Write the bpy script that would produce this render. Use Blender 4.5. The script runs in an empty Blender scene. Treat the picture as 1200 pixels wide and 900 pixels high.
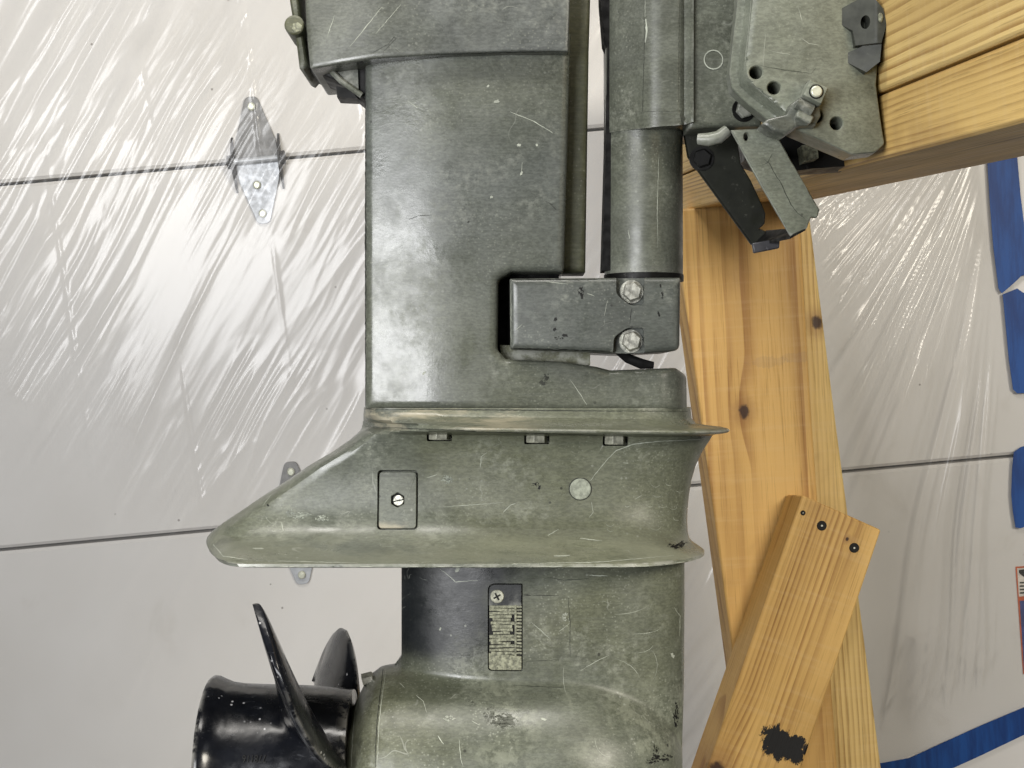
import bpy, bmesh, math, random
import numpy as np
from mathutils import Vector, Matrix
from mathutils.geometry import delaunay_2d_cdt
from mathutils.bvhtree import BVHTree

random.seed(7)
rng = np.random.default_rng(11)
scene = bpy.context.scene
COL = scene.collection

# ------------------------------------------------------------------ camera
S = 0.00055            # metres per photo pixel at the motor's centre plane
D = 0.95               # camera to motor centre plane
ROLL, PITCH = math.radians(5.3), math.radians(4.36)
CAM = Vector((0.0, 0.0, 1.25))
fwd = Vector((0, math.cos(PITCH), -math.sin(PITCH)))
r0 = Vector((1, 0, 0)); u0 = r0.cross(fwd)
right = math.cos(ROLL)*r0 - math.sin(ROLL)*u0
up = math.sin(ROLL)*r0 + math.cos(ROLL)*u0
cd = bpy.data.cameras.new('camera')
cam = bpy.data.objects.new('camera', cd); COL.objects.link(cam)
cam.matrix_world = Matrix(((right.x, up.x, -fwd.x, CAM.x), (right.y, up.y, -fwd.y, CAM.y), (right.z, up.z, -fwd.z, CAM.z), (0, 0, 0, 1)))
cd.sensor_width = 36; cd.sensor_fit = 'HORIZONTAL'
cd.lens = 18/(600*S/D)
cd.clip_start = 0.01; cd.clip_end = 50
scene.camera = cam
FR = Matrix(((right.x, fwd.x, up.x, 0), (right.y, fwd.y, up.y, 0), (right.z, fwd.z, up.z, 0), (0, 0, 0, 1)))   # view-aligned axes
MOTOR = Matrix.Translation(CAM + D*fwd) @ FR

# ------------------------------------------------------------------ world and lamps
w = bpy.data.worlds.new('World'); scene.world = w; w.use_nodes = True
w.node_tree.nodes['Background'].inputs[0].default_value = (1.0, 0.97, 0.93, 1)
w.node_tree.nodes['Background'].inputs[1].default_value = 0.06
def area(name, loc, target, size, energy, col):
    l = bpy.data.lights.new(name, 'AREA'); l.shape = 'RECTANGLE'; l.size, l.size_y = size; l.energy = energy; l.color = col
    o = bpy.data.objects.new(name, l); COL.objects.link(o)
    o.location = loc
    o.rotation_euler = (Vector(target)-Vector(loc)).to_track_quat('-Z', 'Y').to_euler()
    return o
area('shop_lamp_left', (-0.88, -0.78, 1.42), (-0.1, 1.3, 0.95), (0.9, 0.7), 44, (0.98, 0.985, 1.0))
area('shop_lamp_right', (1.25, -0.6, 1.75), (0.2, 1.2, 1.0), (0.6, 0.45), 37, (1.0, 0.93, 0.80))
area('ceiling_lamp', (-0.1, 0.35, 2.7), (0.0, 1.2, 1.1), (1.2, 0.3), 26, (1.0, 0.96, 0.90))
scene.view_settings.view_transform = 'Standard'
scene.view_settings.look = 'None'
scene.view_settings.exposure = -0.12
scene.view_settings.gamma = 1.0
scene.render.engine = 'CYCLES'
scene.cycles.max_bounces = 5; scene.cycles.diffuse_bounces = 3; scene.cycles.glossy_bounces = 3; scene.cycles.transparent_max_bounces = 8
scene.cycles.caustics_reflective = False; scene.cycles.caustics_refractive = False
scene.cycles.use_denoising = True
scene.cycles.use_adaptive_sampling = True; scene.cycles.adaptive_threshold = 0.02

# ------------------------------------------------------------------ materials
class NT:
    def __init__(s, name):
        s.m = bpy.data.materials.new(name); s.m.use_nodes = True; s.t = s.m.node_tree; s.n = s.t.nodes
        s.b = s.n['Principled BSDF']; s.out = s.n['Material Output']
        s.tc = s.n.new('ShaderNodeTexCoord').outputs['Object']
    def lk(s, a, b): s.t.links.new(a, b)
    def put(s, sock, v):
        if isinstance(v, bpy.types.NodeSocket): s.lk(v, sock)
        else: sock.default_value = v
    def map(s, scale=(1, 1, 1), loc=(0, 0, 0), rot=(0, 0, 0), v=None):
        n = s.n.new('ShaderNodeMapping'); s.put(n.inputs['Vector'], v or s.tc)
        n.inputs['Scale'].default_value = scale; n.inputs['Location'].default_value = loc; n.inputs['Rotation'].default_value = rot
        return n.outputs[0]
    def noise(s, scale, detail=3, rough=0.55, dist=0.0, v=None, color=False):
        n = s.n.new('ShaderNodeTexNoise'); s.put(n.inputs['Vector'], v or s.tc)
        n.inputs['Scale'].default_value = scale; n.inputs['Detail'].default_value = detail
        n.inputs['Roughness'].default_value = rough; n.inputs['Distortion'].default_value = dist
        return n.outputs['Color' if color else 'Fac']
    def voro(s, scale, v=None, feature='F1'):
        n = s.n.new('ShaderNodeTexVoronoi'); n.feature = feature; s.put(n.inputs['Vector'], v or s.tc); n.inputs['Scale'].default_value = scale
        return n.outputs['Distance']
    def math(s, op, a, b=0.0, clamp=False):
        n = s.n.new('ShaderNodeMath'); n.operation = op; n.use_clamp = clamp; s.put(n.inputs[0], a); s.put(n.inputs[1], b); return n.outputs[0]
    def vmath(s, op, a, b=(0, 0, 0)):
        n = s.n.new('ShaderNodeVectorMath'); n.operation = op; s.put(n.inputs[0], a); s.put(n.inputs[1], b)
        return n.outputs['Value' if op in ('LENGTH', 'DISTANCE', 'DOT_PRODUCT') else 'Vector']
    def ramp(s, f, lo, hi, a=0.0, b=1.0, smooth=True):
        n = s.n.new('ShaderNodeMapRange'); n.clamp = True
        if smooth: n.interpolation_type = 'SMOOTHSTEP'
        s.put(n.inputs['Value'], f)
        n.inputs['From Min'].default_value = lo; n.inputs['From Max'].default_value = hi
        n.inputs['To Min'].default_value = a; n.inputs['To Max'].default_value = b
        return n.outputs['Result']
    def mix(s, f, a, b, mode='MIX'):
        n = s.n.new('ShaderNodeMix'); n.data_type = 'RGBA'; n.blend_type = mode
        s.put(n.inputs['Factor'], f)
        for sock, v in ((n.inputs[6], a), (n.inputs[7], b)):
            s.put(sock, v if isinstance(v, bpy.types.NodeSocket) else (*v[:3], 1))
        return n.outputs[2]
    def bump(s, h, strength, dist=0.001, prev=None):
        n = s.n.new('ShaderNodeBump'); n.inputs['Strength'].default_value = strength; n.inputs['Distance'].default_value = dist
        s.put(n.inputs['Height'], h)
        if prev is not None: s.lk(prev, n.inputs['Normal'])
        return n.outputs[0]
    def sep(s, v=None):
        n = s.n.new('ShaderNodeSeparateXYZ'); s.put(n.inputs[0], v or s.tc); return n.outputs

def simple(name, col, rough=0.5, metal=0.0, var=0.25, scale=80, bump=0.15, wear=None):
    t = NT(name)
    n = t.noise(scale, 4, 0.6)
    c = t.mix(t.ramp(n, 0.3, 0.7), [x*(1-var) for x in col], [min(1, x*(1+var)) for x in col])
    if wear:
        s1 = t.ramp(t.noise(260, 5, 0.75), 0.60, 0.68)
        c = t.mix(t.math('MULTIPLY', s1, t.ramp(t.noise(25, 2), 0.42, 0.62)), c, wear)
    t.put(t.b.inputs['Base Color'], c)
    t.put(t.b.inputs['Roughness'], t.ramp(t.noise(scale*1.7, 3), 0.3, 0.7, rough*0.8, min(1, rough*1.25)))
    t.b.inputs['Metallic'].default_value = metal
    if max(col) < 0.05: t.b.inputs['Specular IOR Level'].default_value = 0.25
    t.put(t.b.inputs['Normal'], t.bump(n, bump, 0.0006))
    return t.m

def paint(name, ca, cb, rough=0.42, scratch=1.0, dust=0.5, overlay=None, seed=0.0, brush=1.0, cloud=1.0):
    """worn satin olive paint: broad colour drift, brushed grain, scratches, chips, chalky dust"""
    t = NT(name)
    o = t.map(loc=(seed, seed*0.7, -seed))
    c = t.mix(t.ramp(t.noise(7, 3, 0.5, 0.4, o), 0.36, 0.64), ca, cb)
    mott = t.noise(46, 5, 0.62, 0.6, o)
    c = t.mix(t.ramp(mott, 0.25, 0.75, 0, 1), t.mix(1.0, c, [1-0.24*cloud]*3, 'MULTIPLY'), t.mix(1.0, c, [1+0.20*cloud]*3, 'MULTIPLY'))
    # wiped brush grain, running across
    gr = t.noise(60, 4, 0.7, 0.0, t.map(scale=(0.5, 1, 14), v=o))
    c = t.mix(t.math('MULTIPLY', t.ramp(gr, 0.42, 0.75), 0.10*brush), c, (0.30, 0.32, 0.30))
    # dusty chalk in patches
    dm = t.math('MULTIPLY', t.ramp(t.noise(14, 4, 0.6, 0.8, o), 0.50, 0.70), t.ramp(t.noise(210, 5, 0.7, 0, o), 0.42, 0.66))
    c = t.mix(t.math('MULTIPLY', dm, 0.8*dust), c, (0.42, 0.44, 0.36))
    sp_ = t.math('MULTIPLY', t.ramp(t.voro(430, o), 0.16, 0.30, 1, 0), t.ramp(t.noise(20, 3, 0.6, 0.3, t.map(loc=(7, seed, 5))), 0.44, 0.62))
    c = t.mix(t.math('MULTIPLY', sp_, 0.42*dust+0.08), c, (0.42, 0.44, 0.36))
    fine = t.noise(700, 2, 0.7, 0, t.map(scale=(0.45, 1, 1), v=o))
    c = t.mix(t.ramp(fine, 0.35, 0.65), t.mix(1.0, c, (0.84, 0.84, 0.84), 'MULTIPLY'), t.mix(1.0, c, (1.16, 1.16, 1.16), 'MULTIPLY'))
    # dark grime
    gm = t.math('MULTIPLY', t.ramp(t.noise(11, 4, 0.6, 0.3, t.map(loc=(3.1+seed, 1, 2))), 0.55, 0.72), t.ramp(t.noise(120, 4, 0.7), 0.4, 0.7))
    c = t.mix(t.math('MULTIPLY', gm, 0.68), c, (0.028, 0.03, 0.024))
    if overlay: c = overlay(t, c)
    # curved hairline scratches
    wv = t.vmath('ADD', o, t.vmath('MULTIPLY', t.noise(26, 2, 0.5, 0, o, True), (0.05, 0.05, 0.05)))
    e1 = t.ramp(t.voro(17, wv, 'DISTANCE_TO_EDGE'), 0.002, 0.007, 1, 0)
    e1 = t.math('MULTIPLY', e1, t.ramp(t.noise(38, 2, 0.5, 0, t.map(loc=(5+seed, 2, 9))), 0.645, 0.70))
    wv2 = t.vmath('ADD', t.map(scale=(1, 1, 1.4), loc=(2, 7+seed, 1), rot=(0, 0.6, 0)), t.vmath('MULTIPLY', t.noise(60, 2, 0.5, 0, o, True), (0.02, 0.02, 0.02)))
    e2 = t.ramp(t.voro(42, wv2, 'DISTANCE_TO_EDGE'), 0.004, 0.011, 1, 0)
    e2 = t.math('MULTIPLY', e2, t.ramp(t.noise(70, 2, 0.5, 0, t.map(loc=(1, 8+seed, 4))), 0.645, 0.70))
    # small chips
    ch = t.math('MULTIPLY', t.ramp(t.voro(170, o), 0.10, 0.17, 1, 0), t.ramp(t.noise(33, 3, 0.5, 0, t.map(loc=(9, seed, 3))), 0.56, 0.64))
    li = t.math('MAXIMUM', t.math('MAXIMUM', e1, t.math('MULTIPLY', e2, 0.8)), ch)
    c = t.mix(t.math('MULTIPLY', li, 0.38*scratch), c, (0.46, 0.48, 0.42))
    bc = t.math('MULTIPLY', t.ramp(t.voro(120, t.map(loc=(4, 4, seed))), 0.09, 0.15, 1, 0), t.ramp(t.noise(24, 3, 0.5, 0, t.map(loc=(2, seed, 13))), 0.60, 0.66))
    c = t.mix(t.math('MULTIPLY', bc, 0.8*scratch), c, (0.02, 0.02, 0.018))
    # bare rubbed edges
    geo = t.n.new('ShaderNodeNewGeometry')
    ew = t.math('MULTIPLY', t.ramp(geo.outputs['Pointiness'], 0.535, 0.60), t.ramp(t.noise(90, 4, 0.7), 0.40, 0.62))
    c = t.mix(t.math('MULTIPLY', ew, 0.7), c, (0.42, 0.43, 0.38))
    c = t.mix(1.0, c, (0.77, 0.765, 0.765), 'MULTIPLY')
    t.put(t.b.inputs['Base Color'], c)
    t.b.inputs['Specular IOR Level'].default_value = 0.5
    rg = t.ramp(t.noise(30, 4, 0.65, 0.3, o), 0.3, 0.7, rough-0.10, rough+0.14)
    rg = t.math('ADD', rg, t.math('MULTIPLY', dm, 0.2))
    t.put(t.b.inputs['Roughness'], rg)
    b = t.bump(fine, 0.10, 0.0004)
    b = t.bump(mott, 0.12, 0.0012, b)
    t.put(t.b.inputs['Normal'], b)
    return t.m

def px2l(px, py, y=0.0):
    k = S*(D+y)/D
    return Vector(((px-600)*k, y, (450-py)*k))

def gear_patches(t, c):
    # near-black patch at the upper trailing corner, ragged lower edge, and pale rubbed patches
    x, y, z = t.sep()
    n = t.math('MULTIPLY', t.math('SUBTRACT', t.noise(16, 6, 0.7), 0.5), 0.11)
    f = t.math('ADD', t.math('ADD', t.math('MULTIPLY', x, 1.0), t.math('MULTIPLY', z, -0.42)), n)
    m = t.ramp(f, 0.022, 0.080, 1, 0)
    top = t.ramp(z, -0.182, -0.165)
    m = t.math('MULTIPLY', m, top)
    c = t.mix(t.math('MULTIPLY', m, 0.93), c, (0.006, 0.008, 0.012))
    n2 = t.math('MULTIPLY', t.ramp(t.noise(13, 3, 0.6, 0.4, t.map(loc=(0.4, 2, 0.3))), 0.47, 0.62), t.ramp(t.noise(120, 5, 0.75), 0.44, 0.60))
    low = t.ramp(z, -0.16, -0.20)
    c = t.mix(t.math('MULTIPLY', t.math('MULTIPLY', n2, low), 0.45), c, (0.32, 0.34, 0.26))
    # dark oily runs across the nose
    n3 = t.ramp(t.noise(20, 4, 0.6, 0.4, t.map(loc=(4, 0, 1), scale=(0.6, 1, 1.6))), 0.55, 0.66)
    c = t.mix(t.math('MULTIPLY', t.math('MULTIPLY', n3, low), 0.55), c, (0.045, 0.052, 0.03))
    return c
def mid_stain(t, c):
    # rubbed primer band along both plates
    x, y, z = t.sep()
    n = t.noise(26, 6, 0.7, 0.3, t.map(scale=(0.45, 1, 1.8)))
    b = t.math('MULTIPLY', t.ramp(z, -0.084, -0.102), t.ramp(n, 0.40, 0.56))
    c = t.mix(t.math('MULTIPLY', b, 0.42), c, (0.29, 0.30, 0.22))
    b2 = t.math('MULTIPLY', t.math('MULTIPLY', t.ramp(z, -0.012, -0.017), t.ramp(z, -0.0295, -0.026)), t.ramp(n, 0.45, 0.58))
    b2 = t.math('MULTIPLY', b2, t.ramp(x, 0.03, -0.01))
    c = t.mix(t.math('MULTIPLY', b2, 0.75), c, (0.47, 0.43, 0.31))
    return c

GREY, OLIVE = (0.128, 0.146, 0.130), (0.120, 0.130, 0.084)
M_leg = paint('paint_leg', (0.122, 0.134, 0.120), (0.128, 0.138, 0.105), 0.27, 0.6, 0.30, seed=0.3, brush=1.2, cloud=0.55)
M_mid = paint('paint_midsection', (0.130, 0.143, 0.116), (0.155, 0.165, 0.112), 0.33, 0.9, 0.45, mid_stain, 1.3, cloud=0.6)
M_gear = paint('paint_gearcase', (0.116, 0.127, 0.095), (0.142, 0.150, 0.100), 0.33, 1.1, 0.62, gear_patches, 2.1, cloud=0.65)
M_cowl = paint('paint_cowl', (0.122, 0.132, 0.122), (0.126, 0.134, 0.108), 0.30, 0.9, 0.35, seed=3.7)
M_olive = paint('paint_olive', (0.095, 0.098, 0.050), (0.070, 0.075, 0.040), 0.5, 0.5, 0.3, seed=4.4)
M_swivel = paint('paint_swivel', (0.140, 0.150, 0.125), (0.120, 0.130, 0.10), 0.33, 0.7, 0.5, seed=5.2)
M_clamp = paint('paint_clamp', (0.225, 0.245, 0.195), (0.190, 0.21, 0.160), 0.36, 0.7, 0.4, seed=6.6, brush=0.5)
M_cover = paint('paint_mount_cover', (0.098, 0.108, 0.094), (0.125, 0.135, 0.105), 0.33, 0.8, 0.45, seed=7.9)
M_lug = simple('dark_grey_lug', (0.045, 0.048, 0.040), 0.4, 0, 0.25, 90, 0.2, wear=(0.16, 0.16, 0.14))
M_head = simple('weathered_bolt_head', (0.34, 0.34, 0.27), 0.5, 0.2, 0.4, 300, 0.5, wear=(0.10, 0.08, 0.05))
M_dark = simple('dark_grimy_metal', (0.006, 0.006, 0.0055), 0.5, 0, 0.4, 70, 0.3, wear=(0.05, 0.05, 0.047))
M_black = simple('matte_black', (0.004, 0.004, 0.004), 0.8)
M_armdk = simple('dark_olive_arm', (0.010, 0.011, 0.007), 0.5, 0, 0.3, 60, 0.2, wear=(0.05, 0.05, 0.04))
M_steel = simple('dull_steel', (0.50, 0.50, 0.44), 0.36, 0.75, 0.3, 240, 0.35, wear=(0.12, 0.10, 0.07))
M_bright = simple('bright_pin', (0.62, 0.64, 0.52), 0.35, 0.3, 0.12, 200, 0.2)
M_mark = simple('bare_scratch', (0.34, 0.36, 0.30), 0.55)
M_chip = simple('black_chip', (0.010, 0.010, 0.009), 0.5)
M_line = simple('dark_line', (0.03, 0.032, 0.026), 0.6)
M_zinc = simple('corroded_zinc', (0.20, 0.205, 0.145), 0.65, 0.05, 0.55, 420, 0.9, wear=(0.035, 0.036, 0.025))

def prop_paint():
    t = NT('propeller_black_paint')
    o = t.tc
    c = t.mix(t.ramp(t.noise(30, 4, 0.6), 0.4, 0.65), (0.004, 0.0045, 0.006), (0.008, 0.009, 0.012))
    sp = t.math('MULTIPLY', t.ramp(t.voro(210), 0.10, 0.20, 1, 0), t.ramp(t.noise(45, 4, 0.6), 0.54, 0.64))
    c = t.mix(t.math('MULTIPLY', sp, 0.75), c, (0.55, 0.55, 0.55))
    sc_ = t.math('MULTIPLY', t.ramp(t.noise(300, 5, 0.75, 0, t.map(scale=(0.25, 1, 1))), 0.56, 0.66), t.ramp(t.noise(18, 4, 0.6), 0.48, 0.62))
    c = t.mix(t.math('MULTIPLY', sc_, 0.22), c, (0.30, 0.31, 0.33))
    geo = t.n.new('ShaderNodeNewGeometry')
    ew = t.math('MULTIPLY', t.ramp(geo.outputs['Pointiness'], 0.54, 0.62), t.ramp(t.noise(130, 4, 0.7), 0.40, 0.56))
    c = t.mix(t.math('MULTIPLY', ew, 0.8), c, (0.5, 0.49, 0.45))
    t.put(t.b.inputs['Base Color'], c)
    t.b.inputs['Specular IOR Level'].default_value = 0.32
    t.put(t.b.inputs['Roughness'], t.ramp(t.noise(40, 4, 0.6), 0.35, 0.65, 0.12, 0.30))
    t.put(t.b.inputs['Normal'], t.bump(t.noise(24, 3, 0.6, 0.6), 0.3, 0.003))
    return t.m
M_prop = prop_paint()

def wood(name, light, darkc, pith, spacing, wob=0.006, knots=(), seed=0.0, blot=None, sap=None):
    """sawn pine: rings about a pith line that runs along local z"""
    t = NT(name)
    o = t.map(loc=(seed, seed*1.3, seed*2.1))
    long = t.map(scale=(1, 1, 0.14), v=o)
    wv = t.vmath('MULTIPLY', t.vmath('SUBTRACT', t.noise(9, 3, 0.5, 0, long, True), (0.5, 0.5, 0.5)), (wob*2, wob*2, 0))
    wv2 = t.vmath('MULTIPLY', t.vmath('SUBTRACT', t.noise(60, 3, 0.5, 0, long, True), (0.5, 0.5, 0.5)), (wob*0.35, wob*0.35, 0))
    p = t.vmath('ADD', t.vmath('ADD', t.tc, wv), wv2)
    for (kx, kz, kr) in knots:      # grain bends round each knot
        dx = t.vmath('LENGTH', t.vmath('MULTIPLY', t.vmath('SUBTRACT', t.tc, (kx, 0, kz)), (1, 0, 0.38)))
        g = t.ramp(dx, 0, kr*4.0, kr*0.55, 0)
        cmb = t.n.new('ShaderNodeCombineXYZ'); t.lk(g, cmb.inputs[0]); t.lk(g, cmb.inputs[1])
        p = t.vmath('ADD', p, cmb.outputs[0])
    q = t.vmath('MULTIPLY', t.vmath('SUBTRACT', p, (pith[0], pith[1], 0)), (1, 1, 0))
    r = t.math('DIVIDE', t.vmath('LENGTH', q), spacing)
    fr = t.math('FRACT', r)
    band = t.math('MULTIPLY', t.ramp(fr, 0.35, 0.90), t.ramp(fr, 0.93, 1.0, 1, 0))
    amp = t.ramp(t.noise(45, 3, 0.6, 0, t.map(scale=(1, 1, 0.08), v=o)), 0.3, 0.7, 0.12, 0.85)
    c = t.mix(t.math('MULTIPLY', band, amp), light, darkc)
    tone = t.noise(5, 3, 0.5, 0.3, t.map(scale=(3, 3, 0.5), v=o))
    c = t.mix(t.ramp(tone, 0.3, 0.7), t.mix(1, c, (0.77, 0.70, 0.60), 'MULTIPLY'), t.mix(1, c, (1.12, 1.1, 1.05), 'MULTIPLY'))
    fib = t.noise(520, 4, 0.7, 0, t.map(scale=(1, 1, 0.02), v=o))
    c = t.mix(t.ramp(fib, 0.52, 0.72, 0, 0.5), c, [d*0.55 for d in darkc])
    saw = t.ramp(t.noise(90, 3, 0.6, 0, t.map(scale=(0.15, 0.15, 2.2), v=o)), 0.45, 0.8, 0, 0.14)
    c = t.mix(saw, c, (0.75, 0.58, 0.34))
    sm = t.math('MULTIPLY', t.ramp(t.noise(8, 4, 0.6, 0.4, o), 0.54, 0.7), 0.30)
    c = t.mix(sm, c, (0.30, 0.17, 0.06))
    if sap: c = t.mix(t.ramp(t.sep()[0], sap[0], sap[1]), c, t.mix(t.math('MULTIPLY', band, 0.4), (0.62, 0.44, 0.20), darkc))
    for (kx, kz, kr) in knots:
        d = t.vmath('LENGTH', t.vmath('MULTIPLY', t.vmath('SUBTRACT', t.vmath('ADD', t.tc, t.vmath('MULTIPLY', wv2, (2.2, 2.2, 2.2))), (kx, 0, kz)), (1, 0, 0.75)))
        d = t.math('ADD', d, t.math('MULTIPLY', t.math('SUBTRACT', t.noise(160, 3), 0.5), kr*0.9))
        c = t.mix(t.ramp(d, kr*0.8, kr*3.0, 0.45, 0), c, (0.22, 0.09, 0.025))
        c = t.mix(t.ramp(d, kr*0.55, kr*1.1, 0.95, 0), c, (0.035, 0.012, 0.006))
    for bl in (blot or ()):
        bx, bz, bw, bh, bc, bf = bl
        n = t.math('MULTIPLY', t.math('SUBTRACT', t.noise(70, 6, 0.8, 0.2, t.map(scale=(1, 1, 0.5))), 0.5), 2.6)
        d = t.math('ADD', t.vmath('LENGTH', t.vmath('MULTIPLY', t.vmath('SUBTRACT', t.tc, (bx, 0, bz)), (1/bw, 0, 1/bh))), n)
        c = t.mix(t.ramp(d, 0.92, 1.02, bf, 0), c, bc)
    t.put(t.b.inputs['Base Color'], c)
    t.put(t.b.inputs['Roughness'], t.ramp(fib, 0.3, 0.7, 0.48, 0.72))
    b = t.bump(band, 0.05, 0.0003)
    b = t.bump(fib, 0.35, 0.0006, b)
    t.put(t.b.inputs['Normal'], b)
    return t.m

# ------------------------------------------------------------------ mesh helpers
def tag(o, label=None, cat=None, group=None, kind=None):
    for k, v in (('label', label), ('category', cat), ('group', group), ('kind', kind)):
        if v: o[k] = v
    return o
def make(name, verts, faces, mat, parent=None, smooth=35, matrix=None, clean=True):
    me = bpy.data.meshes.new(name); me.from_pydata([tuple(v) for v in verts], [], faces)
    if clean:
        bm = bmesh.new(); bm.from_mesh(me)
        bmesh.ops.remove_doubles(bm, verts=bm.verts, dist=1e-6)
        bmesh.ops.recalc_face_normals(bm, faces=bm.faces)
        bm.to_mesh(me); bm.free()
    if smooth:
        me.polygons.foreach_set('use_smooth', [True]*len(me.polygons))
        me.set_sharp_from_angle(angle=math.radians(smooth))
    me.materials.append(mat)
    o = bpy.data.objects.new(name, me); COL.objects.link(o)
    if parent: o.parent = parent
    if matrix is not None: o.matrix_local = matrix
    return o
def empty(name, mat, parent=None):
    o = bpy.data.objects.new(name, None); COL.objects.link(o); o.empty_display_size = 0.05
    o.parent = parent; o.matrix_local = mat; return o
def bevel(o, wd, seg=3, angle=40):
    m = o.modifiers.new('bevel', 'BEVEL'); m.width = wd; m.segments = seg; m.limit_method = 'ANGLE'; m.angle_limit = math.radians(angle)
    m.harden_normals = False
    return o
def cut(o, cutters):
    for c in cutters:
        m = o.modifiers.new('cut', 'BOOLEAN'); m.operation = 'DIFFERENCE'; m.solver = 'EXACT'; m.object = c
    bpy.context.view_layer.update()
    dg = bpy.context.evaluated_depsgraph_get()
    me = bpy.data.meshes.new_from_object(o.evaluated_get(dg))
    o.modifiers.clear(); o.data = me
    for c in cutters: bpy.data.objects.remove(c)
    me.polygons.foreach_set('use_smooth', [True]*len(me.polygons))
    me.set_sharp_from_angle(angle=math.radians(32))
def rounded(poly, seg=6):
    """polygon of (x, y[, fillet radius]) to points"""
    out = []; n = len(poly)
    for i, p in enumerate(poly):
        r = p[2] if len(p) > 2 else 0
        P = Vector(p[:2])
        if r <= 0: out.append(P); continue
        a = Vector(poly[i-1][:2])-P; b = Vector(poly[(i+1) % n][:2])-P
        la, lb = a.length, b.length; a.normalize(); b.normalize()
        ang = a.angle(b)
        tt = min(r/max(math.tan(ang/2), 1e-3), la*0.49, lb*0.49)
        p0, p1 = P+a*tt, P+b*tt
        for k in range(seg+1):
            f = k/seg
            out.append(p0*(1-f)**2 + P*2*f*(1-f) + p1*f*f)
    return out
def resample(pts, step):
    out = []; n = len(pts)
    for i in range(n):
        a, b = pts[i], pts[(i+1) % n]; m = max(1, int(math.ceil((b-a).length/step)))
        for k in range(m): out.append(a+(b-a)*(k/m))
    return out
def seg_dist(P, poly, closed=True):
    A = np.array([tuple(p) for p in poly]); B = np.roll(A, -1, 0)
    if not closed: A, B = A[:-1], B[:-1]
    d = np.full(len(P), 1e9)
    for a, b in zip(A, B):
        ab = b-a; L = max(ab@ab, 1e-18); t = np.clip(((P-a)@ab)/L, 0, 1)
        q = a+t[:, None]*ab; d = np.minimum(d, np.hypot(*(P-q).T))
    return d
def inside(P, poly):
    A = np.array([tuple(p) for p in poly]); B = np.roll(A, -1, 0); c = np.zeros(len(P), bool)
    for (x1, y1), (x2, y2) in zip(A, B):
        if y1 == y2: continue
        k = ((y1 > P[:, 1]) != (y2 > P[:, 1])) & (P[:, 0] < (x2-x1)*(P[:, 1]-y1)/(y2-y1)+x1)
        c ^= k
    return c
BVH = {}
def pillow(name, outline, yref, near, far, mat, parent, holes=(), step=4.0, rings=(1.2, 3, 6, 10), smooth=35, keep=True, edge=4.0):
    """solid whose side view is the outline (photo px seen at depth yref); near/far(x, z, d) give its two skins"""
    def conv(pts): return [Vector((px2l(p[0], p[1], yref).x, px2l(p[0], p[1], yref).z)) for p in pts]
    k = S*(D+yref)/D
    out = resample(conv(rounded(outline)), edge*k)
    hs = [resample(conv(h), 2.0*k) for h in holes]
    bnd = [out]+hs
    A = np.array([tuple(p) for p in out]); lo, hi = A.min(0), A.max(0)
    gx = np.arange(lo[0], hi[0], step*k); gz = np.arange(lo[1], hi[1], step*k*0.87)
    P = np.array([(x+(j % 2)*step*k*0.5, z) for j, z in enumerate(gz) for x in gx])
    extra = []
    for b in bnd:
        B = np.array([tuple(p) for p in b]); tn = np.roll(B, -1, 0)-np.roll(B, 1, 0)
        nn = np.stack([-tn[:, 1], tn[:, 0]], 1); nn /= np.maximum(np.linalg.norm(nn, axis=1), 1e-12)[:, None]
        for rr in rings:
            for sg in (-1, 1):
                Q = B+nn*sg*rr*k
                extra.append(np.concatenate([Q, np.full((len(Q), 1), rr*k)], 1))
    P = np.concatenate([P, np.full((len(P), 1), max(rings)*k*1.25 if rings else k)], 1)
    if extra: P = np.concatenate([P]+extra)
    ok = inside(P[:, :2], out)
    for h in hs: ok &= ~inside(P[:, :2], h)
    P = P[ok]
    d = np.min([seg_dist(P[:, :2], b) for b in bnd], 0)
    P = P[d > P[:, 2]*0.93][:, :2]
    # thin out clashes
    key = {}
    for p in P: key.setdefault((round(p[0]/(k*0.9)), round(p[1]/(k*0.9))), p)
    V = [Vector(p) for b in bnd for p in b]
    E = []; off = 0
    for b in bnd:
        E += [(off+i, off+(i+1) % len(b)) for i in range(len(b))]; off += len(b)
    V += [Vector(p) for p in key.values()]
    vs, _, fs, _, _, _ = delaunay_2d_cdt(V, E, [], 0, 1e-7)
    vs = np.array([tuple(v) for v in vs]); fs = np.array([f for f in fs if len(f) == 3])
    ct = vs[fs].mean(1); ok = inside(ct, out)
    for h in hs: ok &= ~inside(ct, h)
    fs = fs[ok]
    d = np.min([seg_dist(vs, b) for b in bnd], 0)
    yn = near(vs[:, 0], vs[:, 1], d)+np.zeros(len(vs)); yf = far(vs[:, 0], vs[:, 1], d)+np.zeros(len(vs))
    n = len(vs)
    verts = [(x, y, z) for (x, z), y in zip(vs, yn)]+[(x, y, z) for (x, z), y in zip(vs, yf)]
    faces = [tuple(int(i) for i in f) for f in fs]+[tuple(int(i)+n for i in f[::-1]) for f in fs]
    cnt = {}
    for f in fs:
        for i in range(3):
            e = (int(f[i]), int(f[(i+1) % 3])); cnt[tuple(sorted(e))] = cnt.get(tuple(sorted(e)), [])+[e]
    for es in cnt.values():
        if len(es) == 1:
            a, b = es[0]; faces.append((b, a, a+n, b+n))
    o = make(name, verts, faces, mat, parent, smooth)
    if keep: BVH[o.name] = BVHTree.FromPolygons([Vector(v) for v in verts], faces)
    return o
def rnd(d, R, T):
    """quarter-round edge of radius R, full thickness T"""
    return (T-R)+R*np.sqrt(np.clip(1-(1-np.clip(d/R, 0, 1))**2, 0, 1))
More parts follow.
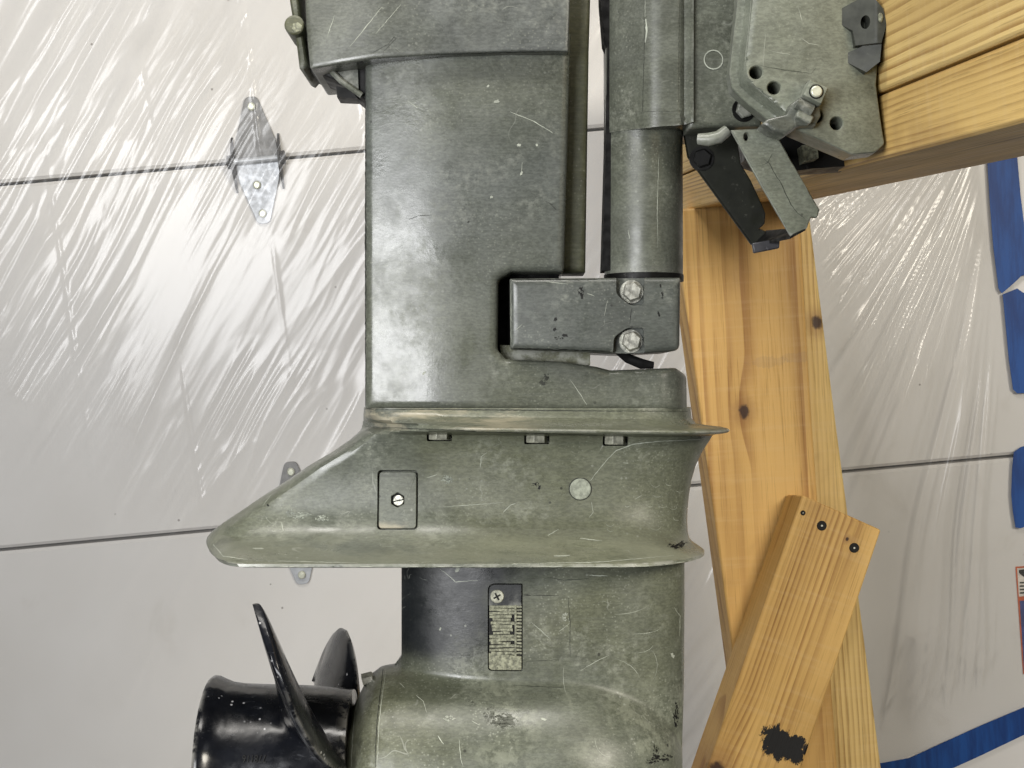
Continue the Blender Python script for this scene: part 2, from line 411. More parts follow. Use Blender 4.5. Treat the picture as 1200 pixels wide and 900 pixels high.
def hit(o, px, py):
    org = Vector((0, -D, 0)); dr = (px2l(px, py)-org).normalized()
    loc, nrm, _, _ = BVH[o.name].ray_cast(org, dr)
    if loc is None: return px2l(px, py, -0.03), Vector((0, -1, 0))
    if nrm.dot(dr) > 0: nrm = -nrm
    return loc, nrm
def frame(loc, nrm, spin=0.0):
    """matrix whose -y axis is the surface normal"""
    y = -nrm.normalized(); z = Vector((0, 0, 1)); z = (z-y*z.dot(y)).normalized(); x = y.cross(z)
    m = Matrix((x, y, z)).transposed().to_4x4()
    return Matrix.Translation(loc) @ m @ Matrix.Rotation(spin, 4, 'Y')
def prism_verts(pts, y0, y1):
    n = len(pts)
    v = [(p[0], y0, p[1]) for p in pts]+[(p[0], y1, p[1]) for p in pts]
    f = [tuple(range(n)), tuple(range(2*n-1, n-1, -1))]+[(i, i+n, (i+1) % n+n, (i+1) % n) for i in range(n)]
    return v, f
def plate(name, pts, y0, y1, mat, parent, matrix=None, bev=0.0, smooth=30):
    v, f = prism_verts(pts, y0, y1)
    o = make(name, v, f, mat, parent, smooth, matrix)
    if bev: bevel(o, bev, 2)
    return o
def disc_pts(r, n, rot=0.0): return [(r*math.cos(rot+2*math.pi*i/n), r*math.sin(rot+2*math.pi*i/n)) for i in range(n)]
def bolt(name, parent, mx, r, h, mat, washer=0.0, dome=True):
    """hex head standing on a surface (mx: -y outwards)"""
    pts = disc_pts(r, 6, 0.3)
    n = 6; inner = disc_pts(r*0.86, 6, 0.3)
    v = [(p[0], 0.002, p[1]) for p in pts]+[(p[0], -h*0.85, p[1]) for p in pts]+[(p[0], -h, p[1]) for p in inner]
    f = [(i, (i+1) % n, (i+1) % n+n, i+n) for i in range(n)]+[(i+n, (i+1) % n+n, (i+1) % n+2*n, i+2*n) for i in range(n)]+[tuple(range(2*n, 3*n))]
    if washer:
        b = len(v); m = 24; wp = disc_pts(washer, m)
        v += [(p[0], 0.001, p[1]) for p in wp]+[(p[0], -0.0012, p[1]) for p in wp]
        f += [(b+i, b+(i+1) % m, b+(i+1) % m+m, b+i+m) for i in range(m)]+[tuple(range(b+m, b+2*m))]
    return make(name, v, f, mat, parent, 30, mx)
def ribbon(name, o, lines, mat, parent, width=1.0, lift=0.00012):
    """hairline marks lying on a surface; lines are photo polylines"""
    V, F = [], []
    for ln in lines:
        wd = width
        if isinstance(ln, tuple): wd, ln = ln
        pts = []
        for a, b in zip(ln[:-1], ln[1:]):
            m = max(1, int(math.hypot(b[0]-a[0], b[1]-a[1])/3))
            pts += [(a[0]+(b[0]-a[0])*k/m, a[1]+(b[1]-a[1])*k/m) for k in range(m)]
        pts.append(ln[-1])
        st = len(V); N = len(pts)
        for i, p in enumerate(pts):
            q0, q1 = pts[max(0, i-1)], pts[min(N-1, i+1)]
            tx, ty = q1[0]-q0[0], q1[1]-q0[1]; L = math.hypot(tx, ty) or 1
            wv = wd*0.36*(0.35+0.65*math.sin(math.pi*(i+0.3)/(N-0.4)) if N > 2 else 1)*random.uniform(0.6, 1.25)
            jx, jy = random.uniform(-0.25, 0.25), random.uniform(-0.25, 0.25)
            for sg in (-1, 1):
                loc, nr = hit(o, p[0]+jx-ty/L*wv*sg, p[1]+jy+tx/L*wv*sg)
                V.append(loc+nr*lift)
            if i: b = st+2*i; F.append((b-2, b-1, b+1, b))
    return tag(make(name, V, F, mat, parent, 60, clean=False), kind='stuff')
def blobs(name, o, spots, mat, parent, lift=0.00015):
    """ragged chips on a surface: (px, py, rx, ry)"""
    V, F = [], []
    big = []
    for (cx, cy, rx, ry) in spots:
        if max(rx, ry) < 3.2: big.append((cx, cy, rx, ry)); continue
        for _ in range(int(10+rx*ry*0.45)):
            rr = math.sqrt(random.random()); a = random.uniform(0, 6.28); q = random.uniform(0.10, 0.34)*(1.25-rr)
            big.append((cx+rx*rr*math.cos(a), cy+ry*rr*math.sin(a), max(0.6, rx*q), max(0.5, ry*q)))
    for (cx, cy, rx, ry) in big:
        m = 12; st = len(V); loc, nr = hit(o, cx, cy); V.append(loc+nr*lift)
        ph = [random.uniform(0, 6.28) for _ in range(3)]
        for i in range(m):
            a = 2*math.pi*i/m; q = 1+0.28*math.sin(2*a+ph[0])+0.22*math.sin(5*a+ph[1])+random.uniform(-0.22, 0.22)
            loc, nr = hit(o, cx+rx*q*math.cos(a), cy+ry*q*math.sin(a)); V.append(loc+nr*lift)
        F += [(st, st+1+i, st+1+(i+1) % m) for i in range(m)]
    return tag(make(name, V, F, mat, parent, 60, clean=False), kind='stuff')
def tube(name, pts, r, mat, parent, n=12):
    V, F = [], []
    for i, p in enumerate(pts):
        p = Vector(p); a = Vector(pts[max(0, i-1)]); b = Vector(pts[min(len(pts)-1, i+1)]); t = (b-a).normalized()
        u = t.cross(Vector((0.3, 1, 0.2))).normalized(); v = t.cross(u)
        rr = r[i] if isinstance(r, (list, tuple)) else r
        V += [p+u*rr*math.cos(2*math.pi*k/n)+v*rr*math.sin(2*math.pi*k/n) for k in range(n)]
        if i: F += [((i-1)*n+k, (i-1)*n+(k+1) % n, i*n+(k+1) % n, i*n+k) for k in range(n)]
    F += [tuple(range(n)), tuple(range((len(pts)-1)*n, len(pts)*n))]
    return make(name, V, F, mat, parent, 40)
def loft(name, rings, mat, parent, smooth=35, cap=True, keep=True):
    n = len(rings[0]); V = [v for r in rings for v in r]; F = []
    for i in range(len(rings)-1):
        F += [(i*n+k, i*n+(k+1) % n, (i+1)*n+(k+1) % n, (i+1)*n+k) for k in range(n)]
    if cap: F += [tuple(range(n)), tuple(range((len(rings)-1)*n, len(rings)*n))]
    o = make(name, V, F, mat, parent, smooth)
    if keep: BVH[o.name] = BVHTree.FromPolygons([Vector(v) for v in V], F)
    return o
def W(px, py, r):
    """world point seen at photo pixel, at r times the motor distance"""
    return CAM + FR.to_3x3() @ Vector(((px-600)*S*r, D*r, (450-py)*S*r))

# ================================================================== garage door, sheeting, tape
DOOR_Y = 1.93
def on_door(px, py, off=0.0):
    d = W(px, py, 1.0)-CAM
    return CAM + d*((DOOR_Y-off)/d.y)
exec_parts = []
def door_mat():
    t = NT('door_enamel')
    c = t.mix(t.ramp(t.noise(3, 3), 0.3, 0.7), (0.65, 0.63, 0.60), (0.71, 0.695, 0.675))
    sp = t.math('MULTIPLY', t.ramp(t.voro(38), 0.045, 0.075, 1, 0), t.ramp(t.noise(11, 2), 0.54, 0.60))
    c = t.mix(t.math('MULTIPLY', sp, 0.75), c, (0.16, 0.14, 0.12))
    c = t.mix(t.math('MULTIPLY', t.ramp(t.noise(9, 5, 0.7, 0.6), 0.56, 0.72), 0.22), c, (0.46, 0.43, 0.38))
    t.put(t.b.inputs['Base Color'], c)
    t.b.inputs['Roughness'].default_value = 0.5
    t.put(t.b.inputs['Normal'], t.bump(t.noise(160, 3), 0.06, 0.001))
    return t.m
M_door = door_mat()
M_galv = simple('galvanised_hinge', (0.20, 0.20, 0.20), 0.5, 0.1, 0.2, 60, 0.2)
M_galvd = simple('dark_hinge_tab', (0.03, 0.03, 0.032), 0.5, 0.1, 0.2, 60, 0.2)
M_galvl = simple('pale_hinge_leaf', (0.42, 0.44, 0.47), 0.4, 0.2, 0.15, 60, 0.2)
door = empty('garage_door', Matrix.Translation((0, DOOR_Y, on_door(600, 900).z-0.3)))
tag(door, 'pale grey sectional garage door behind the clear plastic sheet', 'garage door')
seam_hi = on_door(0, 213).z, on_door(425, 180).z
zs = [on_door(0, 645).z*0.5+on_door(265, 620).z*0.5, sum(seam_hi)/2]
gap = zs[1]-zs[0]
zs = [zs[0]-2*gap, zs[0]-gap]+zs+[zs[1]+gap]
for i in range(len(zs)-1):
    z0, z1 = zs[i]+0.0022, zs[i+1]-0.0022
    prof = [(0.0, z0+0.004), (0.003, z0), (0.035, z0), (0.035, z1), (0.003, z1), (0.0, z1-0.004)]
    V = [(x, p[0], p[1]-door.location.z) for x in (-1.7, 1.7) for p in prof]; n = len(prof)
    F = [(k, (k+1) % n, (k+1) % n+n, k+n) for k in range(n)]+[tuple(range(n)), tuple(range(n, 2*n))]
    make('door_panel', V, F, M_door, door, 20)
# backing of the joints
V, F = prism_verts([(-1.72, zs[0]), (1.72, zs[0]), (1.72, zs[-1]), (-1.72, zs[-1])], 0.03, 0.05)
make('door_backing', [(a, b, c-door.location.z) for a, b, c in V], F, M_dark, door, 0)
def hinge(px, py, zpin):
    c = on_door(px, py); c = Vector((c.x, DOOR_Y, zpin))
    h = empty('hinge', Matrix.Translation((c.x, 0, c.z-door.location.z)) @ Matrix.Diagonal((0.86, 1, 0.93, 1)), door)
    def leaf(sg, mat):
        pts = rounded([(-0.034, 0.002*sg), (0.034, 0.002*sg), (0.030, 0.028*sg, 0.01), (0.009, 0.088*sg, 0.009), (-0.009, 0.088*sg, 0.009), (-0.030, 0.028*sg, 0.01)])
        l = plate('leaf', pts, -0.0045, -0.001, mat, h, bev=0.0007)
        for (x, z) in ((0.0, 0.074), (-0.004, 0.034)) if sg < 0 else ((0.0, 0.074),):
            plate('rivet', disc_pts(0.006, 14), -0.009, -0.004, M_bright, l, Matrix.Translation((x, 0, z*sg)), 0.002)
    leaf(1, M_galv); leaf(-1, M_galvl)
    for sx in (-1, 1):
        pts = rounded([(-0.002, 0.036, 0.001), (-0.022, 0.010, 0.006), (-0.022, -0.012, 0.006), (-0.002, -0.044, 0.001)])
        V, F = prism_verts(pts, -0.0015, 0.0015)
        V = [(sx*0.035+b, a, c) for a, b, c in V]
        make('hinge_tab', V, F, M_galvd, h, 30)
    tube('pin', [(-0.039, -0.012, 0), (0.039, -0.012, 0)], 0.0048, M_galvl, h)
    for sx in (-1, 1): tube('pin_head', [(sx*0.0385, -0.012, 0), (sx*0.043, -0.012, 0)], 0.0095, M_galvd, h)
hinge(302, 187, zs[3]); hinge(348, 612, zs[2])

# clear sheeting -----------------------------------------------------
def sheet_mat():
    t = NT('clear_polythene')
    t.n.remove(t.b)
    gl = t.n.new('ShaderNodeBsdfGlossy'); gl.inputs['Roughness'].default_value = 0.17
    gl.inputs['Color'].default_value = (1, 1, 1, 1)
    tr = t.n.new('ShaderNodeBsdfTransparent'); tr.inputs['Color'].default_value = (0.985, 0.985, 0.98, 1)
    df = t.n.new('ShaderNodeBsdfDiffuse'); df.inputs['Color'].default_value = (0.80, 0.80, 0.80, 1)
    tl = t.n.new('ShaderNodeBsdfTranslucent'); tl.inputs['Color'].default_value = (0.85, 0.85, 0.85, 1)
    m0 = t.n.new('ShaderNodeMixShader'); m0.inputs[0].default_value = 0.5; t.lk(df.outputs[0], m0.inputs[1]); t.lk(tl.outputs[0], m0.inputs[2])
    m1 = t.n.new('ShaderNodeMixShader'); m1.inputs[0].default_value = 0.09
    t.lk(tr.outputs[0], m1.inputs[1]); t.lk(m0.outputs[0], m1.inputs[2])
    fr = t.n.new('ShaderNodeLayerWeight'); fr.inputs['Blend'].default_value = 0.35
    f = t.math('ADD', t.math('MULTIPLY', fr.outputs['Fresnel'], 0.36), 0.004, True)
    m2 = t.n.new('ShaderNodeMixShader'); t.lk(f, m2.inputs[0]); t.lk(m1.outputs[0], m2.inputs[1]); t.lk(gl.outputs[0], m2.inputs[2])
    t.lk(m2.outputs[0], t.out.inputs['Surface'])
    return t.m
M_sheet = sheet_mat()

def vnoise(x, y, seed):
    """smooth value noise on arrays"""
    g = np.random.default_rng(seed).random((256, 256))
    xi, yi = np.floor(x).astype(int), np.floor(y).astype(int); fx, fy = x-xi, y-yi
    fx = fx*fx*(3-2*fx); fy = fy*fy*(3-2*fy)
    a = g[xi % 256, yi % 256]; b = g[(xi+1) % 256, yi % 256]; c = g[xi % 256, (yi+1) % 256]; d = g[(xi+1) % 256, (yi+1) % 256]
    return (a*(1-fx)+b*fx)*(1-fy)+(c*(1-fx)+d*fx)*fy
# the sheet's free edge (photo px on the door) on its right and lower side
edge_px = [(1168, 120), (1172, 190), (1186, 330), (1190, 345), (1196, 400), (1212, 470), (1209, 560), (1200, 610), (1215, 700), (1222, 815), (1130, 862), (1060, 888), (1000, 902), (900, 935), (700, 1000)]
edge_w = [on_door(*p) for p in edge_px]
edge2 = [(p.x, p.z) for p in edge_w]
lowleft = on_door(-150, 1040); upleft = on_door(-150, -140); upright = on_door(1160, -140)
poly = edge2+[(lowleft.x, lowleft.z), (upleft.x, upleft.z), (upright.x, upright.z)]
A = np.array(poly); lo, hi = A.min(0), A.max(0)
st = 0.0018
gx = np.arange(lo[0]-st, hi[0]+st, st); gz = np.arange(lo[1]-st, hi[1]+st, st)
X, Z = np.meshgrid(gx, gz); nx, nz = len(gx), len(gz)
P = np.stack([X.ravel(), Z.ravel()], 1)
de = seg_dist(P, edge2, closed=False).reshape(X.shape)
sd_ = np.clip((de-0.025)/0.24, 0, 1); stand_off = 0.004+0.028*sd_*sd_*(3-2*sd_)
def ridge(n): return 1-np.abs(2*n-1)
th = math.radians(55)
def diag(ang): return X*math.cos(ang)+Z*math.sin(ang), -X*math.sin(ang)+Z*math.cos(ang)
H = np.zeros_like(X)
ub, vb = diag(th)
ubw = ub+0.02*(vnoise(vb*9, ub*3, 3)-0.5)
vbw = vb+0.012*(vnoise(ub*4+5, vb*6, 4)-0.5)+0.005*(vnoise(ub*14+5, vb*20, 14)-0.5)
mask = np.clip((vnoise(X*5+3, Z*5+8, 5)-0.30)*3.2, 0, 1)
H += 0.0055*(vnoise(ub*1.3, vbw*10, 6)-0.5)
H += 0.0042*ridge(vnoise(ub*0.9+7, vbw*17+3, 16))**7*(0.35+0.65*mask)
H += 0.0026*ridge(vnoise(ub*1.7+4, vbw*33+8, 17))**6*(0.25+0.75*mask)
H += 0.0016*mask*ridge(vnoise(ub*3+2, vbw*62, 7))**3
m2_ = np.clip((vnoise(X*9+13, Z*9+2, 15)-0.35)*3, 0.15, 1)
H += 0.0011*m2_*ridge(vnoise(ub*7+9, vbw*115, 8))**2.5
H += 0.0009*m2_*(vnoise(ub*13, vbw*170, 9)-0.5)+0.00050*(0.2+mask)*(vnoise(ub*32, vbw*270, 10)-0.5)
# fold creases every 0.135 m, running down and slightly aside
for k in range(-8, 9):
    xc = 0.135*k-0.02+0.025*(1.4-Z)+0.004*(vnoise(Z*9+k, Z*0+k, 21)-0.5)
    H += 0.0012*np.exp(-((X-xc)/0.0028)**2)*np.clip(vnoise(Z*11+k*3, Z*0, 22)*2.2-0.7, 0, 1)
# pulls that fan out of the taped edge on the right
fan = on_door(1195, 60)
ang = np.arctan2(X-fan.x, fan.z-Z); rad = np.hypot(X-fan.x, Z-fan.z)
wr = np.clip((X-on_door(930, 400).x)/0.10, 0, 1)*np.clip((Z-on_door(1100, 900).z)/0.35, 0.3, 1)
angw = ang+0.03*(vnoise(rad*5, ang*4, 31)-0.5)
H = H*(1-0.75*wr)+wr*(rad/0.45+0.25)*(0.0075*(vnoise(angw*17+40, rad*1.0, 32)-0.5)+0.0050*ridge(vnoise(angw*34+9, rad*1.6, 33))**5+0.0018*ridge(vnoise(angw*80+3, rad*3.5, 34))**4)
# calmer towards the lower left
calm = np.clip((Z-on_door(100, 860).z)/0.40, 0.42, 1)
H = H*np.where(X < 0.1, calm, 1)
H *= np.clip((de-0.030)/0.05, 0.0, 1)
Y = DOOR_Y-stand_off-H
idx = np.arange(nx*nz).reshape(nz, nx)
inn = inside(P, poly).reshape(X.shape)
cell = inn[:-1, :-1] & inn[1:, :-1] & inn[:-1, 1:] & inn[1:, 1:]
q = np.stack([idx[:-1, :-1], idx[:-1, 1:], idx[1:, 1:], idx[1:, :-1]], -1)[cell]
used = np.unique(q); remap = -np.ones(nx*nz, int); remap[used] = np.arange(len(used))
co = np.stack([X.ravel(), Y.ravel(), Z.ravel()], 1)[used]
base = Vector((0, DOOR_Y, 0.6))
me = bpy.data.meshes.new('plastic_sheet')
me.from_pydata([], [], []); q = remap[q]
me.vertices.add(len(co)); me.vertices.foreach_set('co', (co-np.array(base)).ravel())
me.loops.add(q.size); me.loops.foreach_set('vertex_index', q.ravel().astype(np.int32))
me.polygons.add(len(q)); me.polygons.foreach_set('loop_start', np.arange(0, q.size, 4, dtype=np.int32))
me.polygons.foreach_set('use_smooth', np.ones(len(q), bool))
me.update(calc_edges=True); me.validate()
me.materials.append(M_sheet)
sheet = bpy.data.objects.new('plastic_sheet', me); COL.objects.link(sheet); sheet.location = base
tag(sheet, 'clear wrinkled plastic sheeting hung over the garage door', 'plastic sheet')

def tape_mat():
    t = NT('blue_painters_tape')
    n = t.noise(420, 3, 0.6, 0, t.map(scale=(1, 1, 0.4)))
    c = t.mix(t.ramp(t.noise(22, 4, 0.6, 0, t.map(scale=(3, 1, 0.4))), 0.35, 0.65), (0.002, 0.034, 0.165), (0.006, 0.066, 0.27))
    t.put(t.b.inputs['Base Color'], c); t.b.inputs['Roughness'].default_value = 0.55
    t.put(t.b.inputs['Normal'], t.bump(n, 0.3, 0.0006))
    return t.m
M_tape = tape_mat()
def tape(label, pts, off=0.0075):
    """torn strip pressed on the sheet edge"""
    P3 = [on_door(p[0], p[1], off) for p in pts]
    c = sum(P3, Vector())/len(P3)
    loc = [(p.x-c.x, p.z-c.z) for p in P3]
    v, f = prism_verts(loc, -0.0004, 0.0004)
    o = make('masking_tape', v, f, M_tape, None, 0); o.location = (c.x, DOOR_Y-off, c.z)
    return tag(o, label, 'tape', 'blue masking tape strips')
tape('blue tape strip running down from the wooden beam at the right edge', [(1155, 150), (1157, 190), (1160, 240), (1164, 290), (1170, 338), (1174, 344), (1182, 337), (1190, 330), (1197, 323), (1208, 321), (1201, 270), (1196, 230), (1189, 150)])
tape('blue tape strip with torn upper end below the longest upright strip', [(1175, 345), (1185, 341), (1192, 338), (1199, 343), (1206, 344), (1213, 350), (1214, 400), (1219, 462), (1207, 460), (1192, 461), (1187, 456), (1182, 420)])
tape('short rounded blue tape piece at the right edge above the sticker', [(1188, 530), (1196, 524), (1206, 521), (1220, 520), (1218, 617), (1206, 615), (1196, 619), (1190, 618), (1187, 600), (1185, 580), (1186, 550)])
tape('blue tape strip slanting across the bottom right corner', [(960, 900), (1034, 894), (1067, 888), (1097, 874), (1150, 850), (1240, 812), (1243, 842), (1200, 861), (1150, 885), (1117, 900), (1080, 910), (960, 925)])
# sticker with an orange frame
def flat(name, pts, off, mat, parent, org):
    P3 = [on_door(p[0], p[1], off) for p in pts]
    v, f = prism_verts([(p.x-org.x, p.z-org.z) for p in P3], -off-0.0002, -off+0.0002)
    return make(name, v, f, mat, parent, 0)
so = on_door(1215, 720)
stk = empty('warning_sticker', Matrix.Translation((so.x, DOOR_Y, so.z)))
tag(stk, 'orange framed paper warning sticker cut off by the right photo edge', 'sticker')
M_or = simple('orange_print', (0.50, 0.10, 0.025), 0.5); M_pw = simple('sticker_paper', (0.62, 0.58, 0.52), 0.6); M_nv = simple('navy_print', (0.03, 0.05, 0.18), 0.5)
OFF = 0.0012
flat('frame', [(1190, 664), (1245, 661), (1254, 776), (1199, 790)], OFF, M_or, stk, so)
flat('paper', [(1192, 666), (1245, 663), (1246, 696), (1194, 699)], OFF+0.0006, M_pw, stk, so)
flat('picture', [(1195, 704), (1246, 701), (1252, 773), (1200, 786)], OFF+0.0006, M_nv, stk, so)
flat('pictogram', [(1194, 668), (1201, 667), (1203, 672), (1200, 676), (1197, 674), (1194, 671)], OFF+0.0011, M_chip, stk, so)
for k in range(4): flat('printed_line', [(1195, 682+4*k), (1230, 680.5+4*k), (1230, 682.3+4*k), (1195, 683.8+4*k)], OFF+0.0011, M_line, stk, so)

# ================================================================== wooden stand
bdir = FR.to_3x3() @ Vector((-100*S, D, 123*S)); bdir.normalize()
upw = Vector((0, 0, 1)); upw = (upw-bdir*upw.dot(bdir)).normalized(); side = bdir.cross(upw)
RB = 0.715
A0 = W(1200, 143, RB)              # left lower arris where it leaves the frame
STAND = Matrix.Translation((A0.x+0.07, A0.y+0.8, 0.55))
stand = empty('wooden_stand', STAND)
tag(stand, 'pale pine timber stand carrying the motor, with slanted brace', 'wooden stand')
def board(name, corner, length, wd, th, mat, start=0.0):
    """board along the beam: corner = left lower arris"""
    mx = Matrix((side, upw, bdir)).transposed().to_4x4(); mx.translation = corner+bdir*start
    v = []
    nL = 10
    for i in range(nL+1):
        z = length*i/nL
        v += [(0, 0, z), (wd, 0, z), (wd, th, z), (0, th, z)]
    f = [(i*4+k, i*4+(k+1) % 4, (i+1)*4+(k+1) % 4, (i+1)*4+k) for i in range(nL) for k in range(4)]+[(3, 2, 1, 0), tuple(nL*4+k for k in range(4))]
    o = make(name, v, f, mat, stand, 30, STAND.inverted() @ mx)
    return bevel(o, 0.0022, 2)
PL, PD = (0.71, 0.50, 0.19), (0.26, 0.125, 0.028)
board('beam_board', A0, 1.27, 0.14, 0.038, wood('pine_beam_low', PL, PD, (0.06, -0.06), 0.0031, 0.004, seed=0.2), -0.25)
board('beam_board', A0+upw*0.0395-side*0.001, 1.27, 0.14, 0.14, wood('pine_beam_high', (0.74, 0.55, 0.23), (0.28, 0.14, 0.032), (0.05, 0.17), 0.0060, 0.006, seed=1.4), -0.25)
def prism_board(name, front, back, rf, rb, axis_px, mat):
    """board from a front outline and a back outline (photo px at two depths); local z runs along the board"""
    Ff = [W(p[0], p[1], rf) for p in front]; Fb = [W(p[0], p[1], rb) for p in back]
    z = (W(*axis_px[1], rf)-W(*axis_px[0], rf)).normalized()
    nrm = FR.to_3x3() @ Vector((0, 1, 0)); nrm = (nrm-z*nrm.dot(z)).normalized(); x = nrm.cross(z)
    org = sum(Ff, Vector())/len(Ff)
    mx = Matrix((x, nrm, z)).transposed().to_4x4(); mx.translation = org
    inv = mx.inverted(); n = len(Ff)
    v = [inv @ p for p in Ff+Fb]
    f = [tuple(range(n)), tuple(range(2*n-1, n-1, -1))]+[(i, i+n, (i+1) % n+n, (i+1) % n) for i in range(n)]
    o = make(name, v, f, mat, stand, 30, STAND.inverted() @ mx)
    return bevel(o, 0.0022, 2), mx
fr_ = [(789, 249), (940, 236), (950, 480), (981, 900), (1000, 1150), (925, 1150), (880, 900)]
fr_ = [(789, 246), (820, 243), (820, 190), (933, 190), (950, 480), (981, 900), (1002, 1150), (911, 1150), (877, 900)]
bk_ = [(p[0]-(11 if i in (0, 7, 8) else 0), p[1]) for i, p in enumerate(fr_)]
kn = lambda px, py, mx, rf: mx.inverted() @ W(px, py, rf)
# find local positions of marks first
def local_marks(front, rf, axis_px, marks):
    z = (W(*axis_px[1], rf)-W(*axis_px[0], rf)).normalized(); nrm = FR.to_3x3() @ Vector((0, 1, 0)); nrm = (nrm-z*nrm.dot(z)).normalized(); x = nrm.cross(z)
    org = sum((W(p[0], p[1], rf) for p in front), Vector())/len(front)
    return [((W(a, b, rf)-org).dot(x), (W(a, b, rf)-org).dot(z)) for a, b in marks]
RP = 1.60
ax_post = ((870, 800), (840, 300))
(k1,) = local_marks(fr_, RP, ax_post, [(872, 482)])
st1, st2 = local_marks(fr_, RP, ax_post, [(900, 424), (935, 419)])
M_post = wood('pine_post', (0.66, 0.42, 0.145), (0.36, 0.18, 0.05), (0.015, 0.060), 0.0085, 0.006, [(k1[0], k1[1], 0.0062)], 2.3,
              blot=[(st1[0], st1[1], 0.020, 0.006, (0.30, 0.20, 0.15), 0.16), (st2[0], st2[1], 0.018, 0.005, (0.30, 0.20, 0.15), 0.16)])
prism_board('leg_board', fr_, bk_, RP, RP+0.04, ax_post, M_post)
b2 = [(800, 246), (822, 243), (822, 190), (940, 190), (977, 480), (1032, 900), (1066, 1150), (925, 1150), (885, 900)]
(k2,) = local_marks(b2, RP+0.041, ax_post, [(957, 378)])
prism_board('leg_board', b2, b2, RP+0.041, RP+0.083, ax_post, wood('pine_leg_edge', (0.66, 0.49, 0.20), (0.30, 0.17, 0.045), (-0.05, 0.09), 0.004, 0.006, [(k2[0], k2[1], 0.006)], 3.1))
# slanted brace screwed on the leg
RC = 1.555
br_f = [(941, 580), (1033, 621), (955, 853), (865, 1120), (758, 1110), (841, 867)]
br_b = [(922, 579), (1013, 618), (940, 853), (850, 1120), (738, 1110), (820, 867)]
ax_br = ((841, 867), (941, 580))
(bm_, kb) = local_marks(br_f, RC, ax_br, [(919, 873), (838, 905)])
s_ = local_marks(br_f, RC, ax_br, [(963, 616), (1001, 642), (942, 602), (993, 632)])
M_brace = wood('pine_brace', (0.68, 0.445, 0.155), (0.34, 0.17, 0.045), (0.034, 0.040), 0.0040, 0.0026, [(kb[0], kb[1], 0.010), (s_[3][0], s_[3][1], 0.0018)], 4.2,
               blot=[(bm_[0], bm_[1], 0.027, 0.017, (0.006, 0.006, 0.007), 1.0)])
bro, bmx = prism_board('brace_board', br_f, br_b, RC, RP-0.0015, ax_br, M_brace)
for (px, py, r) in ((963, 616, 0.0050), (1001, 642, 0.0050), (941, 601, 0.0026)):
    p = W(px, py, RC)
    mx = Matrix.Translation(p) @ FR
    m2 = bmx.inverted() @ mx
    h = plate('screw_head', disc_pts(r, 16), -0.0006, 0.002, M_dark, bro, m2, 0.0004)
    plate('drive_slot', disc_pts(r*0.2, 8), -0.0009, 0.0005, M_steel, h)

# ================================================================== outboard motor
motor = empty('outboard_motor', MOTOR)
tag(motor, 'olive grey outboard motor hanging in side view with black propeller', 'outboard motor')

# ---- leg housing
T_LEG = 0.040
def leg_near(x, z, d):
    xc = -0.03
    y = rnd(d, 0.0042, T_LEG-0.0115*((x-xc)/0.075)**2*(x < xc)-0.0030*(np.clip(x-xc, 0, 0.09)/0.075)**2)
    k = (D-0.04)/D*S
    # band under the leg's bottom: nose rounds off ahead of the mount
    nose = np.clip((x-(772-600)*k)/(36*k), 0, 1)
    low = (z < (450-424)*k)
    y = np.where(low, y*np.sqrt(np.clip(1-0.72*nose**2, 0, 1)), y)
    return -y
leg_out = [(427, 40), (669, 40), (661, 319, 4), (600, 319, 8), (584, 328, 10), (583, 410, 8), (592, 421, 8), (660, 424, 6), (700, 430, 6), (715, 434, 6), (793, 431, 10), (808, 440, 8), (809, 481), (427, 479)]
leg = pillow('leg_housing', leg_out, -0.034, leg_near, lambda x, z, d: -leg_near(x, z, d), M_leg, motor, step=4.5, edge=3.5)
pillow('notch_lip', [(586, 404), (692, 408), (692, 428), (662, 427), (588, 424)], -0.03, lambda x, z, d: -0.026+0*x, lambda x, z, d: 0.026+0*x, M_olive, leg, rings=(), step=14, keep=False)
cav = pillow('cavity_dark_fill', [(570, 316), (655, 316), (655, 414), (570, 418)], -0.015, lambda x, z, d: -0.012+0*x, lambda x, z, d: 0.03+0*x, M_black, motor, keep=False, rings=(), step=20)  # black block added to stand for the shade inside the notch cavity
blobs('paint_wear', leg, [(582, 119, 3, 2.5), (608, 170, 2, 2), (572, 101, 2, 1.2), (611, 203, 1.6, 2.2), (629, 170, 1.6, 1.2), (576, 231, 1.5, 2.2), (497, 437, 2, 2)], M_mark, leg)
ribbon('scratch_marks', leg, [(1.6, [(598, 131), (625, 142), (648, 156)]), (1.0, [(612, 190), (611, 204)]), (0.9, [(477, 118), (490, 127)]), (0.8, [(668, 445), (680, 462), (688, 475)])], M_mark, leg)
ribbon('grime_shade_marks', leg, [(0.9, [(479, 257), (490, 253), (506, 252)]), (2.6, [(428.5, 476), (428.5, 300), (428.5, 118)]), (1.0, [(644, 238), (652, 246)]), (1.0, [(640, 236), (648, 240)])], M_line, leg)  # long ribbon paints the shade of the leg's left edge; short ones are grime
blobs('grime_spots', leg, [(640, 443, 4, 6), (636, 449, 3, 3), (549, 260, 1.2, 1.2)], M_line, leg)

